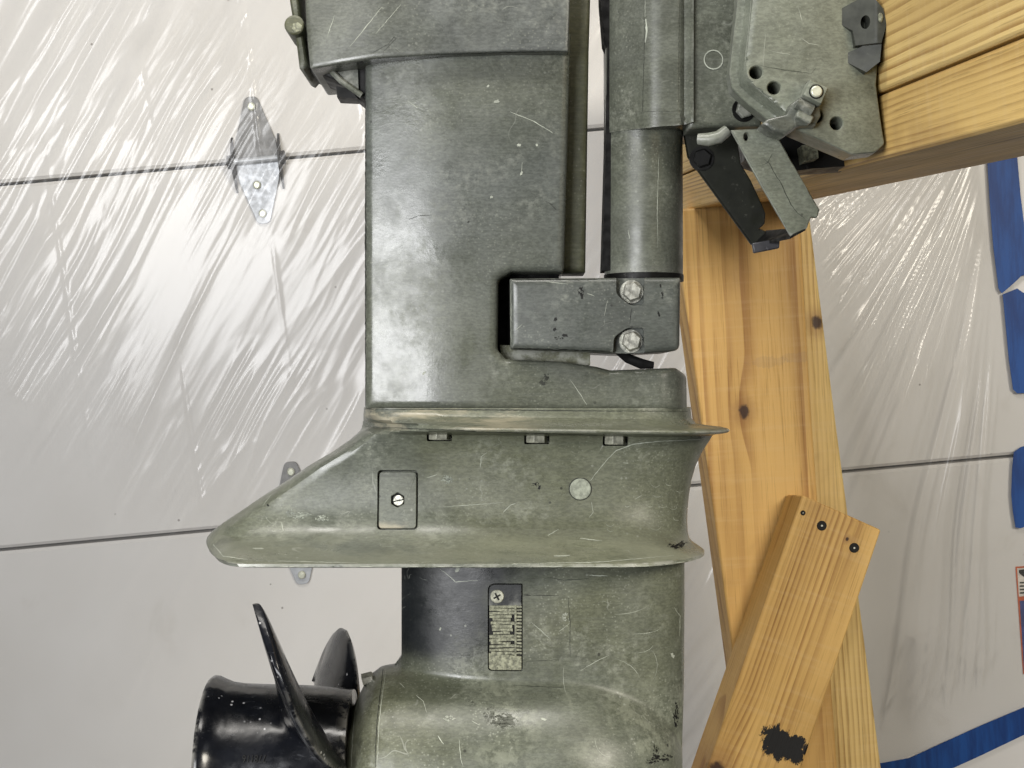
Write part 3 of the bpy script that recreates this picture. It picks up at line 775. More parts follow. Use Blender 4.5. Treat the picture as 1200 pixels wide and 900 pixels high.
# ---- cowl pan above the leg
def cowl_near(x, z, d): return -rnd(d, 0.0018, 0.049-0.010*np.clip((-0.075-x)/0.06, 0, 1)**2)
cowl = pillow('cowl_pan', [(350, -140), (672, -140), (666, 61, 2), (600, 61), (520, 64), (440, 69), (362, 79, 4), (357, 30)], -0.047, cowl_near, lambda x, z, d: -cowl_near(x, z, d), M_cowl, motor, step=5, smooth=24)
ribbon('scratch_marks', cowl, [(1.3, [(410, 55), (430, 30), (448, 8)]), (0.9, [(383, 45), (392, 18)]), (0.9, [(440, 40), (470, 5)])], M_mark, cowl)
ribbon('grime_shade_marks', cowl, [(1.0, [(436, 62), (455, 52), (462, 43), (464, 45), (450, 60)]), (1.6, [(500, 64.5), (580, 61.5), (664, 60)])], M_line, cowl)
strip = pillow('edge_flange', [(655, -140), (696, -140), (690, 60), (686, 319), (655, 319)], -0.018, lambda x, z, d: -rnd(d, 0.003, 0.0195), lambda x, z, d: rnd(d, 0.003, 0.0195), M_olive, motor, step=6)
rim = pillow('cowl_rim', [(326, -140), (350, -140), (352, 0), (357, 40), (363, 80), (358, 86, 2), (353, 83), (349, 50), (341, 0)], -0.02, lambda x, z, d: -rnd(d, 0.003, 0.030), lambda x, z, d: rnd(d, 0.003, 0.03), M_olive, cowl, step=4)
plate('bolt_boss', disc_pts(0.0062, 20), -0.038, 0.0, M_olive, cowl, Matrix.Translation(px2l(349.5, 37, -0.02)-Vector((0, -0.02, 0))), 0.0012)
bolt('rim_bolt', cowl, Matrix.Translation(px2l(348.5, 33, -0.036)), 0.0034, 0.0025, M_zinc)
under = pillow('underside_strut', [(362, 80), (392, 72), (425, 66), (432, 66), (432, 117), (422, 113), (396, 92), (390, 91)], -0.028, lambda x, z, d: -rnd(d, 0.002, 0.022), lambda x, z, d: rnd(d, 0.002, 0.022), M_dark, cowl, step=4)
tube('strut_rib', [px2l(383, 78, -0.026), px2l(400, 95, -0.026), px2l(424, 112, -0.026)], 0.0019, M_cover, under, 8)
plate('strut_web', [(px2l(a, b, -0.025).x, px2l(a, b, -0.025).z) for a, b in ((386, 76), (419, 72), (420, 106), (400, 92))], -0.0245, -0.01, M_cowl, under)
plate('strut_foot', [(px2l(a, b, -0.02).x, px2l(a, b, -0.02).z) for a, b in ((394, 101), (395, 114), (419, 115), (410, 104))], -0.02, 0.0, M_dark, under)

# ---- lower mount cover with its two bolts
def cov_near(x, z, d): return -rnd(d, 0.0035, 0.047-0.0012*np.abs((x-0.05)/0.05)**2)
cover = pillow('mount_cover', [(597, 326, 3), (798, 325, 2), (797, 411, 9), (735, 414), (598, 409, 4)], -0.046, cov_near, lambda x, z, d: -cov_near(x, z, d), M_cover, motor, step=4)
def cutter(pts, y0, y1, mx=None):
    v, f = prism_verts(pts, y0, y1)
    return make('cutter', v, f, M_dark, motor, 0, mx)
def P2(lst, y): return [(px2l(p[0], p[1], y).x, px2l(p[0], p[1], y).z) for p in lst]
cut(cover, [cutter(P2(rounded([(722, 318), (756, 318), (754, 358, 3), (738, 358, 14), (722, 345, 10)]), -0.046), -0.07, -0.0395),
            cutter(P2(rounded([(718, 420), (756, 420), (754, 384, 3), (735, 384, 14), (719, 395, 12)]), -0.046), -0.07, -0.0400)])
for px, py in ((740, 342), (739, 400)):
    b = bolt('cover_bolt', cover, Matrix.Translation(px2l(px, py, -0.0398)), 0.0062, 0.006, M_steel, 0.0072)
blobs('paint_chips', cover, [(681, 341, 4, 6), (682, 347, 2, 3), (651, 374, 1.6, 3), (650, 386, 1.6, 2.4), (772, 368, 1.5, 3), (776, 346, 1.3, 4), (655, 396, 5, 2.2), (662, 393, 3, 2), (774, 335, 1.2, 2)], M_chip, cover)
ribbon('scratch_marks', cover, [(1.2, [(599, 330), (599, 405)]), (1.0, [(640, 330), (665, 333)]), (1.0, [(688, 344), (697, 347)]), (0.9, [(604, 387), (612, 380)]), (0.9, [(708, 370), (712, 352)])], M_mark, cover)
ribbon('grime_shade_marks', cover, [(2.2, [(600, 408), (650, 409.5), (715, 411.5)]), (1.0, [(740, 362), (738, 380)]), (1.4, [(600, 327.5), (700, 328)])], M_chip, cover)
tube('hanging_plug', [px2l(722, 408, -0.02), px2l(736, 420, -0.02), px2l(752, 426.5, -0.02), px2l(766, 428, -0.02)], [0.003, 0.0032, 0.0034, 0.0022], M_black, cover)

# ---- swivel bracket: pivot tube, housing, side block
sw = empty('swivel_bracket', Matrix.Identity(4), motor)
R_T = 0.0252; xt = px2l(754.3, 0).x
rings = []
for py, dr in ((324, -0.002), (322, 0), (300, 0.0), (170, -0.0002), (60, -0.0004), (-140, -0.0005)):
    z = px2l(0, py).z; rings.append([(xt+(R_T+dr)*math.cos(a), (R_T+dr)*math.sin(a), z) for a in np.linspace(0, 2*math.pi, 48, endpoint=False)])
tb = loft('pivot_tube', rings, M_swivel, sw)
rings = []
for py, dr in ((330, 0.0005), (322.5, 0.0005)):
    z = px2l(0, py).z; rings.append([(xt+(R_T+dr)*math.cos(a), (R_T+dr)*math.sin(a), z) for a in np.linspace(0, 2*math.pi, 40, endpoint=False)])
loft('tube_bushing', rings, M_dark, sw, keep=False)
def hs_near(x, z, d):
    p = 600+x/(S*(D-0.028)/D)
    tp = np.sqrt(np.clip((R_T+0.0006)**2-(x-xt)**2, 0, None))
    tp = np.where(x > xt, np.maximum(tp, R_T), tp)
    u = np.clip((p-730)/45, 0, 1)
    g = np.clip(1-np.abs(p-802)/6, 0, 1)
    return -(tp+0.0105*u*u*(3-2*u)-0.004*g)
hsg = pillow('swivel_housing', [(710, -140), (807, -140), (807, 151), (790, 155, 4), (757, 157), (711, 156)], -0.010, hs_near, lambda x, z, d: 0.02+0*x, M_swivel, sw, step=4)
ribbon('casting_line', hsg, [(0.9, [(755, -20), (755, 60), (753, 131), (792, 130)]), (0.7, [(796, 0), (795, 120)])], M_line, hsg)
ribbon('paint_loss', hsg, [(3.0, [(757, 22), (758, 36), (756, 50)]), (1.0, [(756, 0), (756, 20)])], M_mark, hsg)
ribbon('scratch_marks', tb, [(1.0, [(772, 180), (770, 250), (771, 290)]), (1.2, [(736, 270), (738, 280)])], M_mark, tb)
blk = pillow('swivel_block', [(803, -140), (895, -140), (895, 146, 3), (806, 151, 2)], -0.030, lambda x, z, d: -rnd(d, 0.003, 0.031-0.012*np.clip((x-0.118)/0.05, 0, 1)**2), lambda x, z, d: 0.03+0*x, M_swivel, sw, step=4)
l_, n_ = hit(blk, 836, 70)
pts = disc_pts(0.0062, 28); inn_ = disc_pts(0.0055, 28)
v = [(p[0], -0.0003, p[1]) for p in pts]+[(p[0], -0.0003, p[1]) for p in inn_]
make('inspection_ring', v, [(i, (i+1) % 28, (i+1) % 28+28, i+28) for i in range(28)], M_mark, blk, 0, frame(l_, n_))
l_, n_ = hit(blk, 871, 129)
plate('bolt_recess', disc_pts(0.0075, 24), -0.0006, 0.004, M_dark, blk, frame(l_, n_))
bolt('pivot_bolt', blk, frame(l_, n_), 0.0055, 0.0035, M_swivel)
# black strip down the left of the tube, wider at the top
pillow('tube_strip', [(702, -140), (728, -140), (724, 57), (720, 60), (722, 180), (720, 318), (705, 318), (709, 180), (711, 60), (707, 50), (703, 0)], -0.004, lambda x, z, d: -0.012+0*x, lambda x, z, d: 0.012+0*x, M_black, sw, rings=(), step=14, keep=False)

# ---- clamp bracket with tilt holes
cl_out = [(874, -140), (868, 0), (859, 80), (862, 99, 8), (876, 113), (906, 137), (921, 146), (960, 163), (1000, 180, 3), (1030, 176, 6), (1042, 166, 8), (1036, 130), (1031, 96), (1034, 60), (1036, 35), (1031, 14, 6), (1016, -10, 6), (1016, -140)]
left_line = [Vector((px2l(a, b, -0.085).x, px2l(a, b, -0.085).z)) for a, b in ((874, -140), (868, 0), (859, 80), (862, 99), (876, 113), (906, 137))]
def cl_near(x, z, d):
    dl = seg_dist(np.stack([x, z], 1), left_line, closed=False)
    stp = np.clip((dl-0.0042)/0.0036, 0, 1); stp = stp*stp*(3-2*stp)
    y = 0.072+0.013*stp
    y = y-0.010*np.clip((x-0.17)/0.05, 0, 1)**2
    return -(y-0.0009+rnd(d, 0.0009, 0.0009))
holes = [[(cx+7.6*math.cos(a), cy+7.6*math.sin(a)) for a in np.linspace(0, 2*math.pi, 24, endpoint=False)] for cx, cy in ((886, 85), (907, 103), (957, 136), (981, 144))]
clamp = pillow('clamp_bracket', cl_out, -0.085, cl_near, lambda x, z, d: -0.058+0*x, M_clamp, motor, holes=holes, step=3.5, rings=(1.2, 3, 5.5, 8.8, 10.2, 11.6, 13.0, 14.4))
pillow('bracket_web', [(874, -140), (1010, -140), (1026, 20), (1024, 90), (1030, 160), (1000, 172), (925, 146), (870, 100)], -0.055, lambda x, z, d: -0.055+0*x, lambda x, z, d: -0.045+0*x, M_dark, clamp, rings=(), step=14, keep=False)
far_c = pillow('bracket_base', [(870, 150), (900, 158), (960, 170), (1010, 176), (992, 197), (950, 200), (910, 205), (870, 190)], 0.03, lambda x, z, d: 0.02+0*x, lambda x, z, d: 0.05+0*x, M_dark, clamp, rings=(), step=14, keep=False)
pillow('bright_nut', [(941, 169), (959, 168), (961, 184), (944, 188)], 0.0, lambda x, z, d: 0.004+0*x, lambda x, z, d: 0.022+0*x, M_zinc, far_c, step=5, keep=False)
# upper lug with an oval eye
lug_o = [(974, 14), (1000, 1), (1018, -6), (1033, 12, 4), (1037, 30), (1031, 52), (1004, 52), (1001, 34)]
lug = pillow('clamp_lug', lug_o, -0.09, lambda x, z, d: -(0.080+0.014*np.clip((x-0.190)/0.022, 0, 1)), lambda x, z, d: -0.066+0*x, M_lug, clamp, step=3, rings=(1.2, 3),
             holes=[[(1014+5*math.cos(a), 26+8*math.sin(a)) for a in np.linspace(0, 2*math.pi, 20, endpoint=False)]])
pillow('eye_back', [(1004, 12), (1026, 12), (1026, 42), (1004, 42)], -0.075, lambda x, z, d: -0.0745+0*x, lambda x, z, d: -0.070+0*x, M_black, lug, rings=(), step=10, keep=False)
pillow('lug_gusset', [(984, 64), (1019, 51), (1031, 50), (1029, 74), (1015, 85)], -0.086, lambda x, z, d: -(0.078+0.013*np.clip((x-0.190)/0.026, 0, 1)), lambda x, z, d: -0.066+0*x, M_lug, lug, rings=(1.2,), step=5, keep=False)
plate('worn_lug_tip', [(px2l(a, b, -0.095).x, px2l(a, b, -0.095).z) for a, b in ((1029, 16), (1033, 14), (1036, 20), (1033, 27), (1030, 24))], -0.0955, -0.085, M_zinc, lug, bev=0.001)
# tilt stop: lever, block and pin
ts = pillow('tilt_stop', [(893, 145), (900, 139), (921, 134), (926, 122), (940, 112), (948, 93, 2), (971, 104, 3), (961, 125, 2), (962, 136), (955, 148), (935, 148), (920, 158), (905, 154)], -0.093, lambda x, z, d: -rnd(d, 0.002, 0.094), lambda x, z, d: -0.074+0*x, M_cover, clamp, step=3)
pillow('stop_block', [(948, 94, 2), (970, 104, 3), (961, 124, 2), (939, 113, 2)], -0.1, lambda x, z, d: -rnd(d, 0.0015, 0.104), lambda x, z, d: -0.090+0*x, M_clamp, ts, step=4, keep=False)
plate('stop_pin', disc_pts(0.0034, 20), -0.0015, 0.004, M_bright, ts, Matrix.Translation(px2l(956.5, 107.5, -0.104)), 0.0008)
plate('pin_dark_ring', disc_pts(0.0042, 20), -0.0004, 0.003, M_dark, ts, Matrix.Translation(px2l(956.5, 107.5, -0.104)))  # dark disc a little wider than the pin
tube('lever_roll', [px2l(934, 121, -0.098), px2l(952, 130, -0.098)], 0.0036, M_cover, ts)
plate('lever_tab', [(px2l(a, b, -0.098).x, px2l(a, b, -0.098).z) for a, b in ((935, 128), (954, 137), (949, 146), (932, 137))], -0.0995, -0.09, M_clamp, ts, bev=0.001)
ribbon('scratch_marks', clamp, [(1.2, [(938, 44), (948, 51), (960, 53)]), (0.9, [(904, 60), (926, 64)]), (0.9, [(894, 80), (897, 40)]), (0.8, [(936, 10), (940, 25)]), (1.2, [(872, 84), (878, 30), (881, -5)]), (1.0, [(880, 97), (906, 120)])], M_mark, clamp)
ribbon('casting_line', clamp, [(0.8, [(890, 77), (920, 82), (951, 86), (956, 80)])], M_line, clamp)
# ---- tilt lock lever under the bracket
lev = empty('tilt_lock', Matrix.Identity(4), motor)
fa = pillow('lever_arm', [(856, 153), (905, 150, 4), (925, 186), (946, 222), (955, 238), (960, 246, 3), (957, 256, 3), (950, 255), (947, 262), (945, 268), (926, 277), (890, 215)], -0.062, lambda x, z, d: -rnd(d, 0.001, 0.064), lambda x, z, d: -0.061+0*x, M_clamp, lev, step=4,
            holes=[[(874+2.6*math.cos(a)+0.9*math.sin(a)*0, 161+4.5*math.sin(a)) for a in np.linspace(0, 2*math.pi, 14, endpoint=False)]])
ribbon('cracked_paint', fa, [(1.1, [(895, 186), (902, 192), (908, 204), (915, 214), (921, 228), (927, 240), (935, 250), (943, 256)]), (0.8, [(905, 180), (900, 190), (893, 194)])], M_line, fa)
ribbon('bare_edge', fa, [(1.3, [(858, 155), (892, 216), (926, 275)]), (1.0, [(906, 152), (946, 223)])], M_mark, fa)
pillow('lever_arm', [(800, 150), (862, 150), (868, 192), (880, 212), (893, 240), (897, 250), (896, 262), (890, 268), (900, 272), (925, 268), (925, 274), (896, 288), (881, 287, 4), (806, 184)], -0.005, lambda x, z, d: -rnd(d, 0.001, 0.006), lambda x, z, d: -0.002+0*x, M_armdk, lev, step=5)
v = [px2l(882, 286, -0.004), px2l(898, 270, -0.004), px2l(944, 266, -0.0625), px2l(926, 276, -0.0625)]
make('cross_strap', v+[p+Vector((0, 0, -0.002)) for p in v], [(0, 1, 2, 3), (7, 6, 5, 4), (0, 4, 5, 1), (1, 5, 6, 2), (2, 6, 7, 3), (3, 7, 4, 0)], M_dark, lev, 0)
plate('worn_lip', [(px2l(a, b, -0.03).x, px2l(a, b, -0.03).z) for a, b in ((881, 285), (914, 279), (913, 291), (883, 297))], -0.031, -0.028, simple('worn_lip_metal', (0.05, 0.05, 0.055), 0.4, 0.2, 0.3, 90, 0.3, wear=(0.6, 0.6, 0.6)), lev, bev=0.0008)
tube('release_tab', [px2l(818, 163, -0.035), px2l(830, 163.5, -0.037), px2l(842, 161, -0.037), px2l(852, 153, -0.036)], [0.0034, 0.0042, 0.0042, 0.0036], M_clamp, lev)
bolt('arm_bolt', lev, Matrix.Translation(px2l(822, 186, -0.006)), 0.0062, 0.004, M_dark, 0.0078)
tube('lever_pin', [px2l(905, 178, -0.05), px2l(905, 178, 0.02)], 0.006, M_dark, lev)

# ---- midsection between the plates (lofted plan sections)
def plan(xl, xr, T, z0, dz, ua, sharp, n=44):
    xs = [(1-math.cos(math.pi*i/n))/2 for i in range(n+1)]
    near_, far_ = [], []
    for u in xs:
        tl = (1-(1-min(u/ua, 1))**2)**sharp
        ub = 0.80; nz_ = math.sqrt(max(0, 1-(max(0, u-ub)/(1-ub))**2))
        h = T*tl*nz_
        x = xl+(xr-xl)*u; z = z0+dz*(1-u)
        near_.append((x, -h, z)); far_.append((x, h, z))
    return near_+far_[-2:0:-1]
lev_ = [(477, 0, 427, 809, .0400, .10, .5), (481, 0, 427, 809, .0402, .10, .5), (490, 5, 426.5, 810, .0420, .11, .5), (496, 6, 426, 815, .0480, .16, .6), (498.5, 6, 426, 830, .060, .24, .75), (500.2, 6, 425, 845, .0700, .34, .8),
        (501.5, 6, 425, 851, .0735, .36, .8), (503.5, 6, 425, 853, .0745, .36, .8), (505.5, 6, 424, 851, .0735, .36, .8), (507, 6, 424, 844, .066, .30, .75), (508, 5, 423, 838, .052, .2, .6), (510, 4, 421, 834, .0430, .09, .5), (516, 2, 412, 831, .0400, .07, .5),
        (528, 0, 392, 823, .0380, .055, .5), (545, 0, 363, 815, .0365, .055, .5), (562, 0, 338, 810, .0358, .055, .5), (580, 0, 310, 807, .0358, .055, .5), (597, 0, 285, 805.5, .0370, .055, .5), (611, 0, 264, 805, .0400, .07, .5),
        (622, 0, 249, 805.5, .0455, .13, .75), (629, 0, 243, 807, .0530, .12, .9), (634, 0, 241.5, 811, .0620, .115, 1.0), (638, 0, 242, 817, .0710, .11, 1.0), (641.5, 0, 244, 822, .0775, .11, 1.0), (643.2, 0, 247, 824, .0800, .11, 1.0), (646.5, 0, 250, 824, .0802, .11, 1.0),
        (648, 0, 256, 820, .0770, .11, 1.0), (648.8, 0, 290, 808, .055, .1, .7), (649.3, 0, 440, 802, .030, .1, .5)]
rings = []
for py, dl, xl, xr, T, ua, sh in lev_:
    rings.append(plan((xl-600)*S, (xr-600)*S, T, (450-py)*S, dl*S, ua, sh))
mid = loft('midsection', rings, M_mid, motor, smooth=50)
mid_bvh = BVH[mid.name]
cuts = []
pk = []
for px, py, wpx in ((515, 511, 15), (629, 514.5, 15), (721, 516.5, 15)):
    l_, n_ = hit(mid, px, py+6)
    k = 0.00052
    m = Matrix.Translation((l_.x, l_.y, l_.z+6*k))
    c = cutter(rounded([(-wpx*k, -6*k, 0.001), (wpx*k, -6*k, 0.001), (wpx*k, 9*k), (-wpx*k, 9*k)]), -0.004, 0.012, m); cuts.append(c); pk.append((l_, m))
l_p, n_p = hit(mid, 466, 586); fm_p = frame(l_p, n_p)
hp = 24*0.000525
cuts.append(cutter(rounded([(-hp, -0.0185, 0.003), (hp, -0.0185, 0.003), (hp, 0.0185, 0.003), (-hp, 0.0185, 0.003)]), -0.006, 0.0042, fm_p))
cut(mid, cuts)
for l_, m in pk:
    v = []; n6 = 6; R6 = 0.0068
    for zz in (-0.0022, 0.0032):
        v += [(R6*math.cos(a), R6*math.sin(a)+0.0015, zz) for a in np.arange(6)*math.pi/3+0.25]
    f = [tuple(range(5, -1, -1)), tuple(range(6, 12))]+[(i, (i+1) % 6, (i+1) % 6+6, i+6) for i in range(6)]
    b = make('plate_bolt', v, f, M_head, mid, 20, m); bevel(b, 0.0004, 2)
# access plate with hex hole and slotted screw
hp2 = hp-0.0010
hexh = disc_pts(0.0047, 6, math.pi/6)
ppts = rounded([(-hp2, -0.0175, 0.0024), (hp2, -0.0175, 0.0024), (hp2, 0.0175, 0.0024), (-hp2, 0.0175, 0.0024)])
acc = plate('access_plate', ppts, -0.0002, 0.004, M_mid, mid, fm_p)
c = cutter(hexh, -0.01, 0.0032, fm_p); cut(acc, [c]); bevel(acc, 0.0004, 2)
plate('hex_socket', hexh, 0.0028, 0.0036, M_dark, acc)
scr = plate('slotted_screw', disc_pts(0.0034, 20), 0.0004, 0.003, M_steel, acc, Matrix.Translation((0.0004, 0, -0.0002)), 0.0005)
plate('screw_slot', [(-0.0033, -0.0012), (0.0030, 0.0002), (0.0032, 0.0010), (-0.0031, -0.0004)], 0.00005, 0.002, M_dark, scr)
# round casting plug, parting line and rubbed marks
l_, n_ = hit(mid, 680, 573); fm = frame(l_, n_)
plate('plug_groove', disc_pts(0.0072, 32), -0.00025, 0.002, M_line, mid, fm)
plate('casting_plug', disc_pts(0.0066, 32), -0.0006, 0.002, simple('plug_metal', (0.27, 0.29, 0.23), 0.5, 0, 0.35, 300, 0.4, wear=(0.12, 0.13, 0.1)), mid, fm, 0.0003)
ribbon('parting_line', mid, [(1.4, [(692, 563), (702, 550), (713, 537), (722, 528), (740, 521), (770, 517), (800, 516), (826, 514)]), (0.9, [(693, 588), (695, 600), (690, 607)])], M_mark, mid)
ribbon('scratch_marks', mid, [(1.0, [(563, 548), (564, 535), (571, 530)]), (1.2, [(590, 600), (598, 592), (604, 590)]), (0.9, [(520, 594), (590, 589)]), (1.6, [(680, 631), (706, 634)]), (1.0, [(500, 560), (512, 556)]),
    (1.0, [(642, 628), (655, 620)]), (2.2, [(649, 652), (668, 651)]), (1.4, [(330, 612), (332, 622)]), (2.4, [(296, 643), (309, 643)]), (0.8, [(308, 593), (318, 580)]), (1.0, [(730, 542), (736, 543)]), (0.9, [(744, 585), (752, 580)]),
    (1.2, [(246, 634), (262, 652), (290, 656)]), (1.0, [(300, 657), (420, 660)]), (1.1, [(600, 661), (700, 659), (790, 651)])]
    + [(0.6, [(cx+rr*math.cos(a0+a), cy+rr*0.75*math.sin(a0+a)) for a in np.linspace(0, 2.6, 6)]) for cx, cy, rr, a0 in ((768, 567, 5, 0.4), (784, 566, 4, 0.8), (796, 573, 5, 0.2), (770, 578, 6, 0.3), (777, 591, 5, 0.6), (789, 594, 4, 0), (768, 616, 7, 0.2), (715, 613, 5, 0.3), (793, 607, 4, 1), (762, 592, 3, 0.5), (716, 620, 4, 0.7), (735, 592, 3, 0.2))], M_mark, mid)
def lip(px, y0, y1):
    last = y0; org = Vector((0, -D, 0)); y = y0
    while y < y1:
        if BVH[mid.name].ray_cast(org, (px2l(px, y)-org).normalized())[0] is not None and BVH[mid.name].ray_cast(org, (px2l(px, y)-org).normalized())[0].y < -0.012: last = y
        y += 0.25
    return last
for x0, x1, y0, y1 in ((268, 810, 648, 676),):
    segs = []; x = x0
    while x < x1:
        L_ = random.uniform(12, 70); xe = min(x1, x+L_)
        segs.append((random.uniform(1.4, 2.8), [(q, lip(q, y0, y1)-1.1) for q in np.arange(x, xe, 5)]+[(xe, lip(xe, y0, y1)-1.1)])); x = xe+random.uniform(1, 9)
    ribbon('worn_lip', mid, segs, M_mark, mid)
blobs('bare_patches', mid, [(352, 604, 14, 4), (378, 607, 9, 4), (340, 601, 5, 6), (524, 562, 8, 5)], simple('rubbed_primer', (0.22, 0.24, 0.20), 0.6, 0, 0.4, 200), mid)
blobs('paint_chips', mid, [(792, 640, 11, 3.5), (628, 567, 4, 3), (632, 571, 2, 2), (314, 592, 1.3, 1.3), (800, 636, 5, 3)], M_chip, mid)
ribbon('grime_shade_marks', mid, [(1.6, [(428, 479.3), (600, 480.5), (700, 481.5), (806, 482)]), (1.2, [(428, 500), (600, 507), (700, 510)])], M_line, mid)

# ---- lower gearcase with the torpedo
ZC = (450-900)*S
def torp_R(x):
    p = x/S+600
    R = np.interp(p, [405, 411, 415, 425, 433, 446, 470, 520, 600, 640], [60, 66, 74, 96, 108, 118, 122, 124, 124, 124])*S
    nose = np.sqrt(np.clip(1-np.clip((p-640)/162, 0, 1)**2.2, 0, 1))
    return R*nose
def gear_near(x, z, d):
    p = x/S+600
    u = np.clip((p-466)/(803-466), 0, 1)
    s_ = 0.0335*np.clip(1-np.abs(2*u-1)**3.2, 0, 1)**0.5
    R = torp_R(x); t_ = np.sqrt(np.clip(R*R-(z-ZC)**2, 0, None))
    k = 0.010
    h = np.clip(0.5+0.5*(t_-s_)/k, 0, 1)
    y = s_*(1-h)+t_*h+k*h*(1-h)*np.clip(s_/0.01, 0, 1)*np.clip(t_/0.01, 0, 1)
    # groove of the bearing carrier joint
    g = np.exp(-((p-(447-7*np.clip(1-((z-ZC)/(0.066))**2, 0, 1)*0))/1.5)**2)*0.0012
    return -np.maximum(y-g, 0.0004)
gear_out = [(472, 640), (801, 640), (801, 700), (800, 800), (797, 870), (793, 940), (760, 1010), (740, 1150), (640, 1190), (600, 1030), (470, 1019), (411, 966), (406, 900), (411, 835), (417, 822), (425, 806), (433, 791, 2), (446, 782), (462, 779, 3), (472, 766, 6)]
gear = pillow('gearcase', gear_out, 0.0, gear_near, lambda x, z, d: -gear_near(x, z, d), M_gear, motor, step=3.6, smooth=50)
gb = BVH[gear.name]
# water intake grille
l_g, n_g = hit(gear, 592, 735); fm_g = frame(l_g, n_g)
kk = S*(l_g.y+D)/D
hw_, hh_ = 20.5*kk, 51.5*kk
cut(gear, [cutter(rounded([(-hw_, -hh_, 0.003), (hw_, -hh_, 0.001), (hw_, hh_, 0.001), (-hw_, hh_, 0.005)]), -0.01, 0.0035, fm_g)])
gr_ = empty('intake_grille', fm_g, gear)
hw2, hh2 = hw_-0.0007, hh_-0.0007
plate('grille_plate', rounded([(-hw2, -hh2, 0.0025), (hw2, -hh2, 0.0008), (hw2, hh2, 0.0008), (-hw2, hh2, 0.0045)]), 0.0012, 0.004, M_dark, gr_)
plate('grille_cap', rounded([(-hw2, hh2-25*kk), (hw2, hh2-25*kk), (hw2, hh2, 0.0008), (-hw2, hh2, 0.0045)]), -0.0002, 0.002, M_gear, gr_, bev=0.0003)
plate('grille_foot', rounded([(-hw2, -hh2, 0.0025), (hw2, -hh2, 0.0008), (hw2, -hh2+16*kk), (-hw2, -hh2+20*kk)]), -0.0002, 0.002, M_zinc, gr_, bev=0.0003)
plate('grille_post', [(11*kk, -hh2+16*kk), (13.2*kk, -hh2+16*kk), (13.2*kk, hh2-24*kk), (11*kk, hh2-24*kk)], -0.0004, 0.002, M_zinc, gr_)
NB = 15
for i in range(NB):
    z = -hh2+20*kk+i*(2*hh2-46*kk)/(NB-1)
    j = random.uniform(-0.5, 0.5)*kk
    x0_ = -hw2+0.0004+max(0, random.uniform(-4, 5))*kk; x1_ = 11*kk-max(0, random.uniform(-6, 6))*kk
    zz = [1.55*random.uniform(0.6, 1.3)*kk for _ in range(8)]; xs_ = [x0_+(x1_-x0_)*f for f in (0, 0.3, 0.62, 1)]
    plate('grille_bar', [(xs_[q], z-zz[q]+j*(q-1.5)*0.7) for q in range(4)]+[(xs_[q], z+zz[4+q]+j*(q-1.5)*0.7) for q in (3, 2, 1, 0)], random.uniform(-0.0004, 0.0004), 0.002, M_zinc, gr_)
    plate('grille_tooth', [(13.2*kk, z-1.1*kk), (hw2, z-1.3*kk), (hw2, z+0.9*kk), (13.2*kk, z+1.1*kk)], random.uniform(-0.0004, 0.0001), 0.002, M_zinc, gr_)
sc = plate('grille_screw', disc_pts(8*kk, 24), -0.0012, 0.001, M_head, gr_, Matrix.Translation((-9.5*kk, 0, hh2-14*kk)), 0.0005)
for a in (0.5, 0.5+math.pi/2):
    plate('cross_slot', [(4.6*kk*math.cos(a)+s1*1.0*kk*math.sin(a), 4.6*kk*math.sin(a)-s1*1.0*kk*math.cos(a)) for s1 in (1,)]+[(4.6*kk*math.cos(a)-1.0*kk*math.sin(a), 4.6*kk*math.sin(a)+1.0*kk*math.cos(a)), (-4.6*kk*math.cos(a)-1.0*kk*math.sin(a), -4.6*kk*math.sin(a)+1.0*kk*math.cos(a)), (-4.6*kk*math.cos(a)+1.0*kk*math.sin(a), -4.6*kk*math.sin(a)-1.0*kk*math.cos(a))], -0.0015, 0.0, M_dark, sc)
# bolt of the bearing carrier
cb = tube('carrier_bolt', [px2l(425, 797, -0.012), px2l(437, 794, -0.012)], 0.0042, M_steel, gear, 6)
arcs = [(0.55, [(cx+rx*math.cos(a), cy+ry*math.sin(a)) for a in np.linspace(a0, a1, 9)]) for cx, cy, rx, ry, a0, a1 in ((740, 735, 34, 8, 0.2, 1.5), (722, 700, 42, 20, 0.6, 1.6), (745, 755, 20, 10, 0.1, 1.6), (705, 800, 45, 30, -1.2, -0.2), (715, 865, 18, 22, 1.5, 3.2), (762, 780, 8, 18, -1.5, 1.2), (670, 790, 10, 30, 2.2, 3.4))]
ribbon('scratch_marks', gear, arcs+[(1.2, [(622, 729), (633, 738), (644, 748)]), (1.0, [(680, 786), (700, 774), (713, 768)]), (1.8, [(690, 674), (712, 675)]), (1.0, [(516, 667), (528, 676), (534, 682), (560, 680)]), (1.0, [(488, 815), (496, 822), (500, 835)]),
    (1.6, [(513, 862), (520, 872)]), (1.0, [(538, 866), (540, 890), (543, 899)]), (0.8, [(468, 800), (474, 806)]), (1.0, [(790, 712), (797, 722), (796, 745)]), (0.8, [(655, 740), (668, 730)]), (0.9, [(553, 845), (562, 850)])], M_mark, gear)
blobs('rubbed_spots', gear, [(663, 722, 4, 6), (526, 842, 7, 4), (637, 843, 3, 2), (536, 668, 3, 2), (788, 768, 2, 3), (516, 737, 1.5, 1.5)], M_mark, gear)
blobs('dark_stains', gear, [(592, 845, 15, 9), (574, 838, 8, 11), (550, 824, 8, 5)], simple('dark_olive_stain', (0.072, 0.078, 0.058), 0.5), gear)
blobs('paint_chips', gear, [(776, 888, 12, 5), (763, 892, 6, 4), (792, 838, 3, 14), (768, 880, 4, 8)], M_chip, gear)
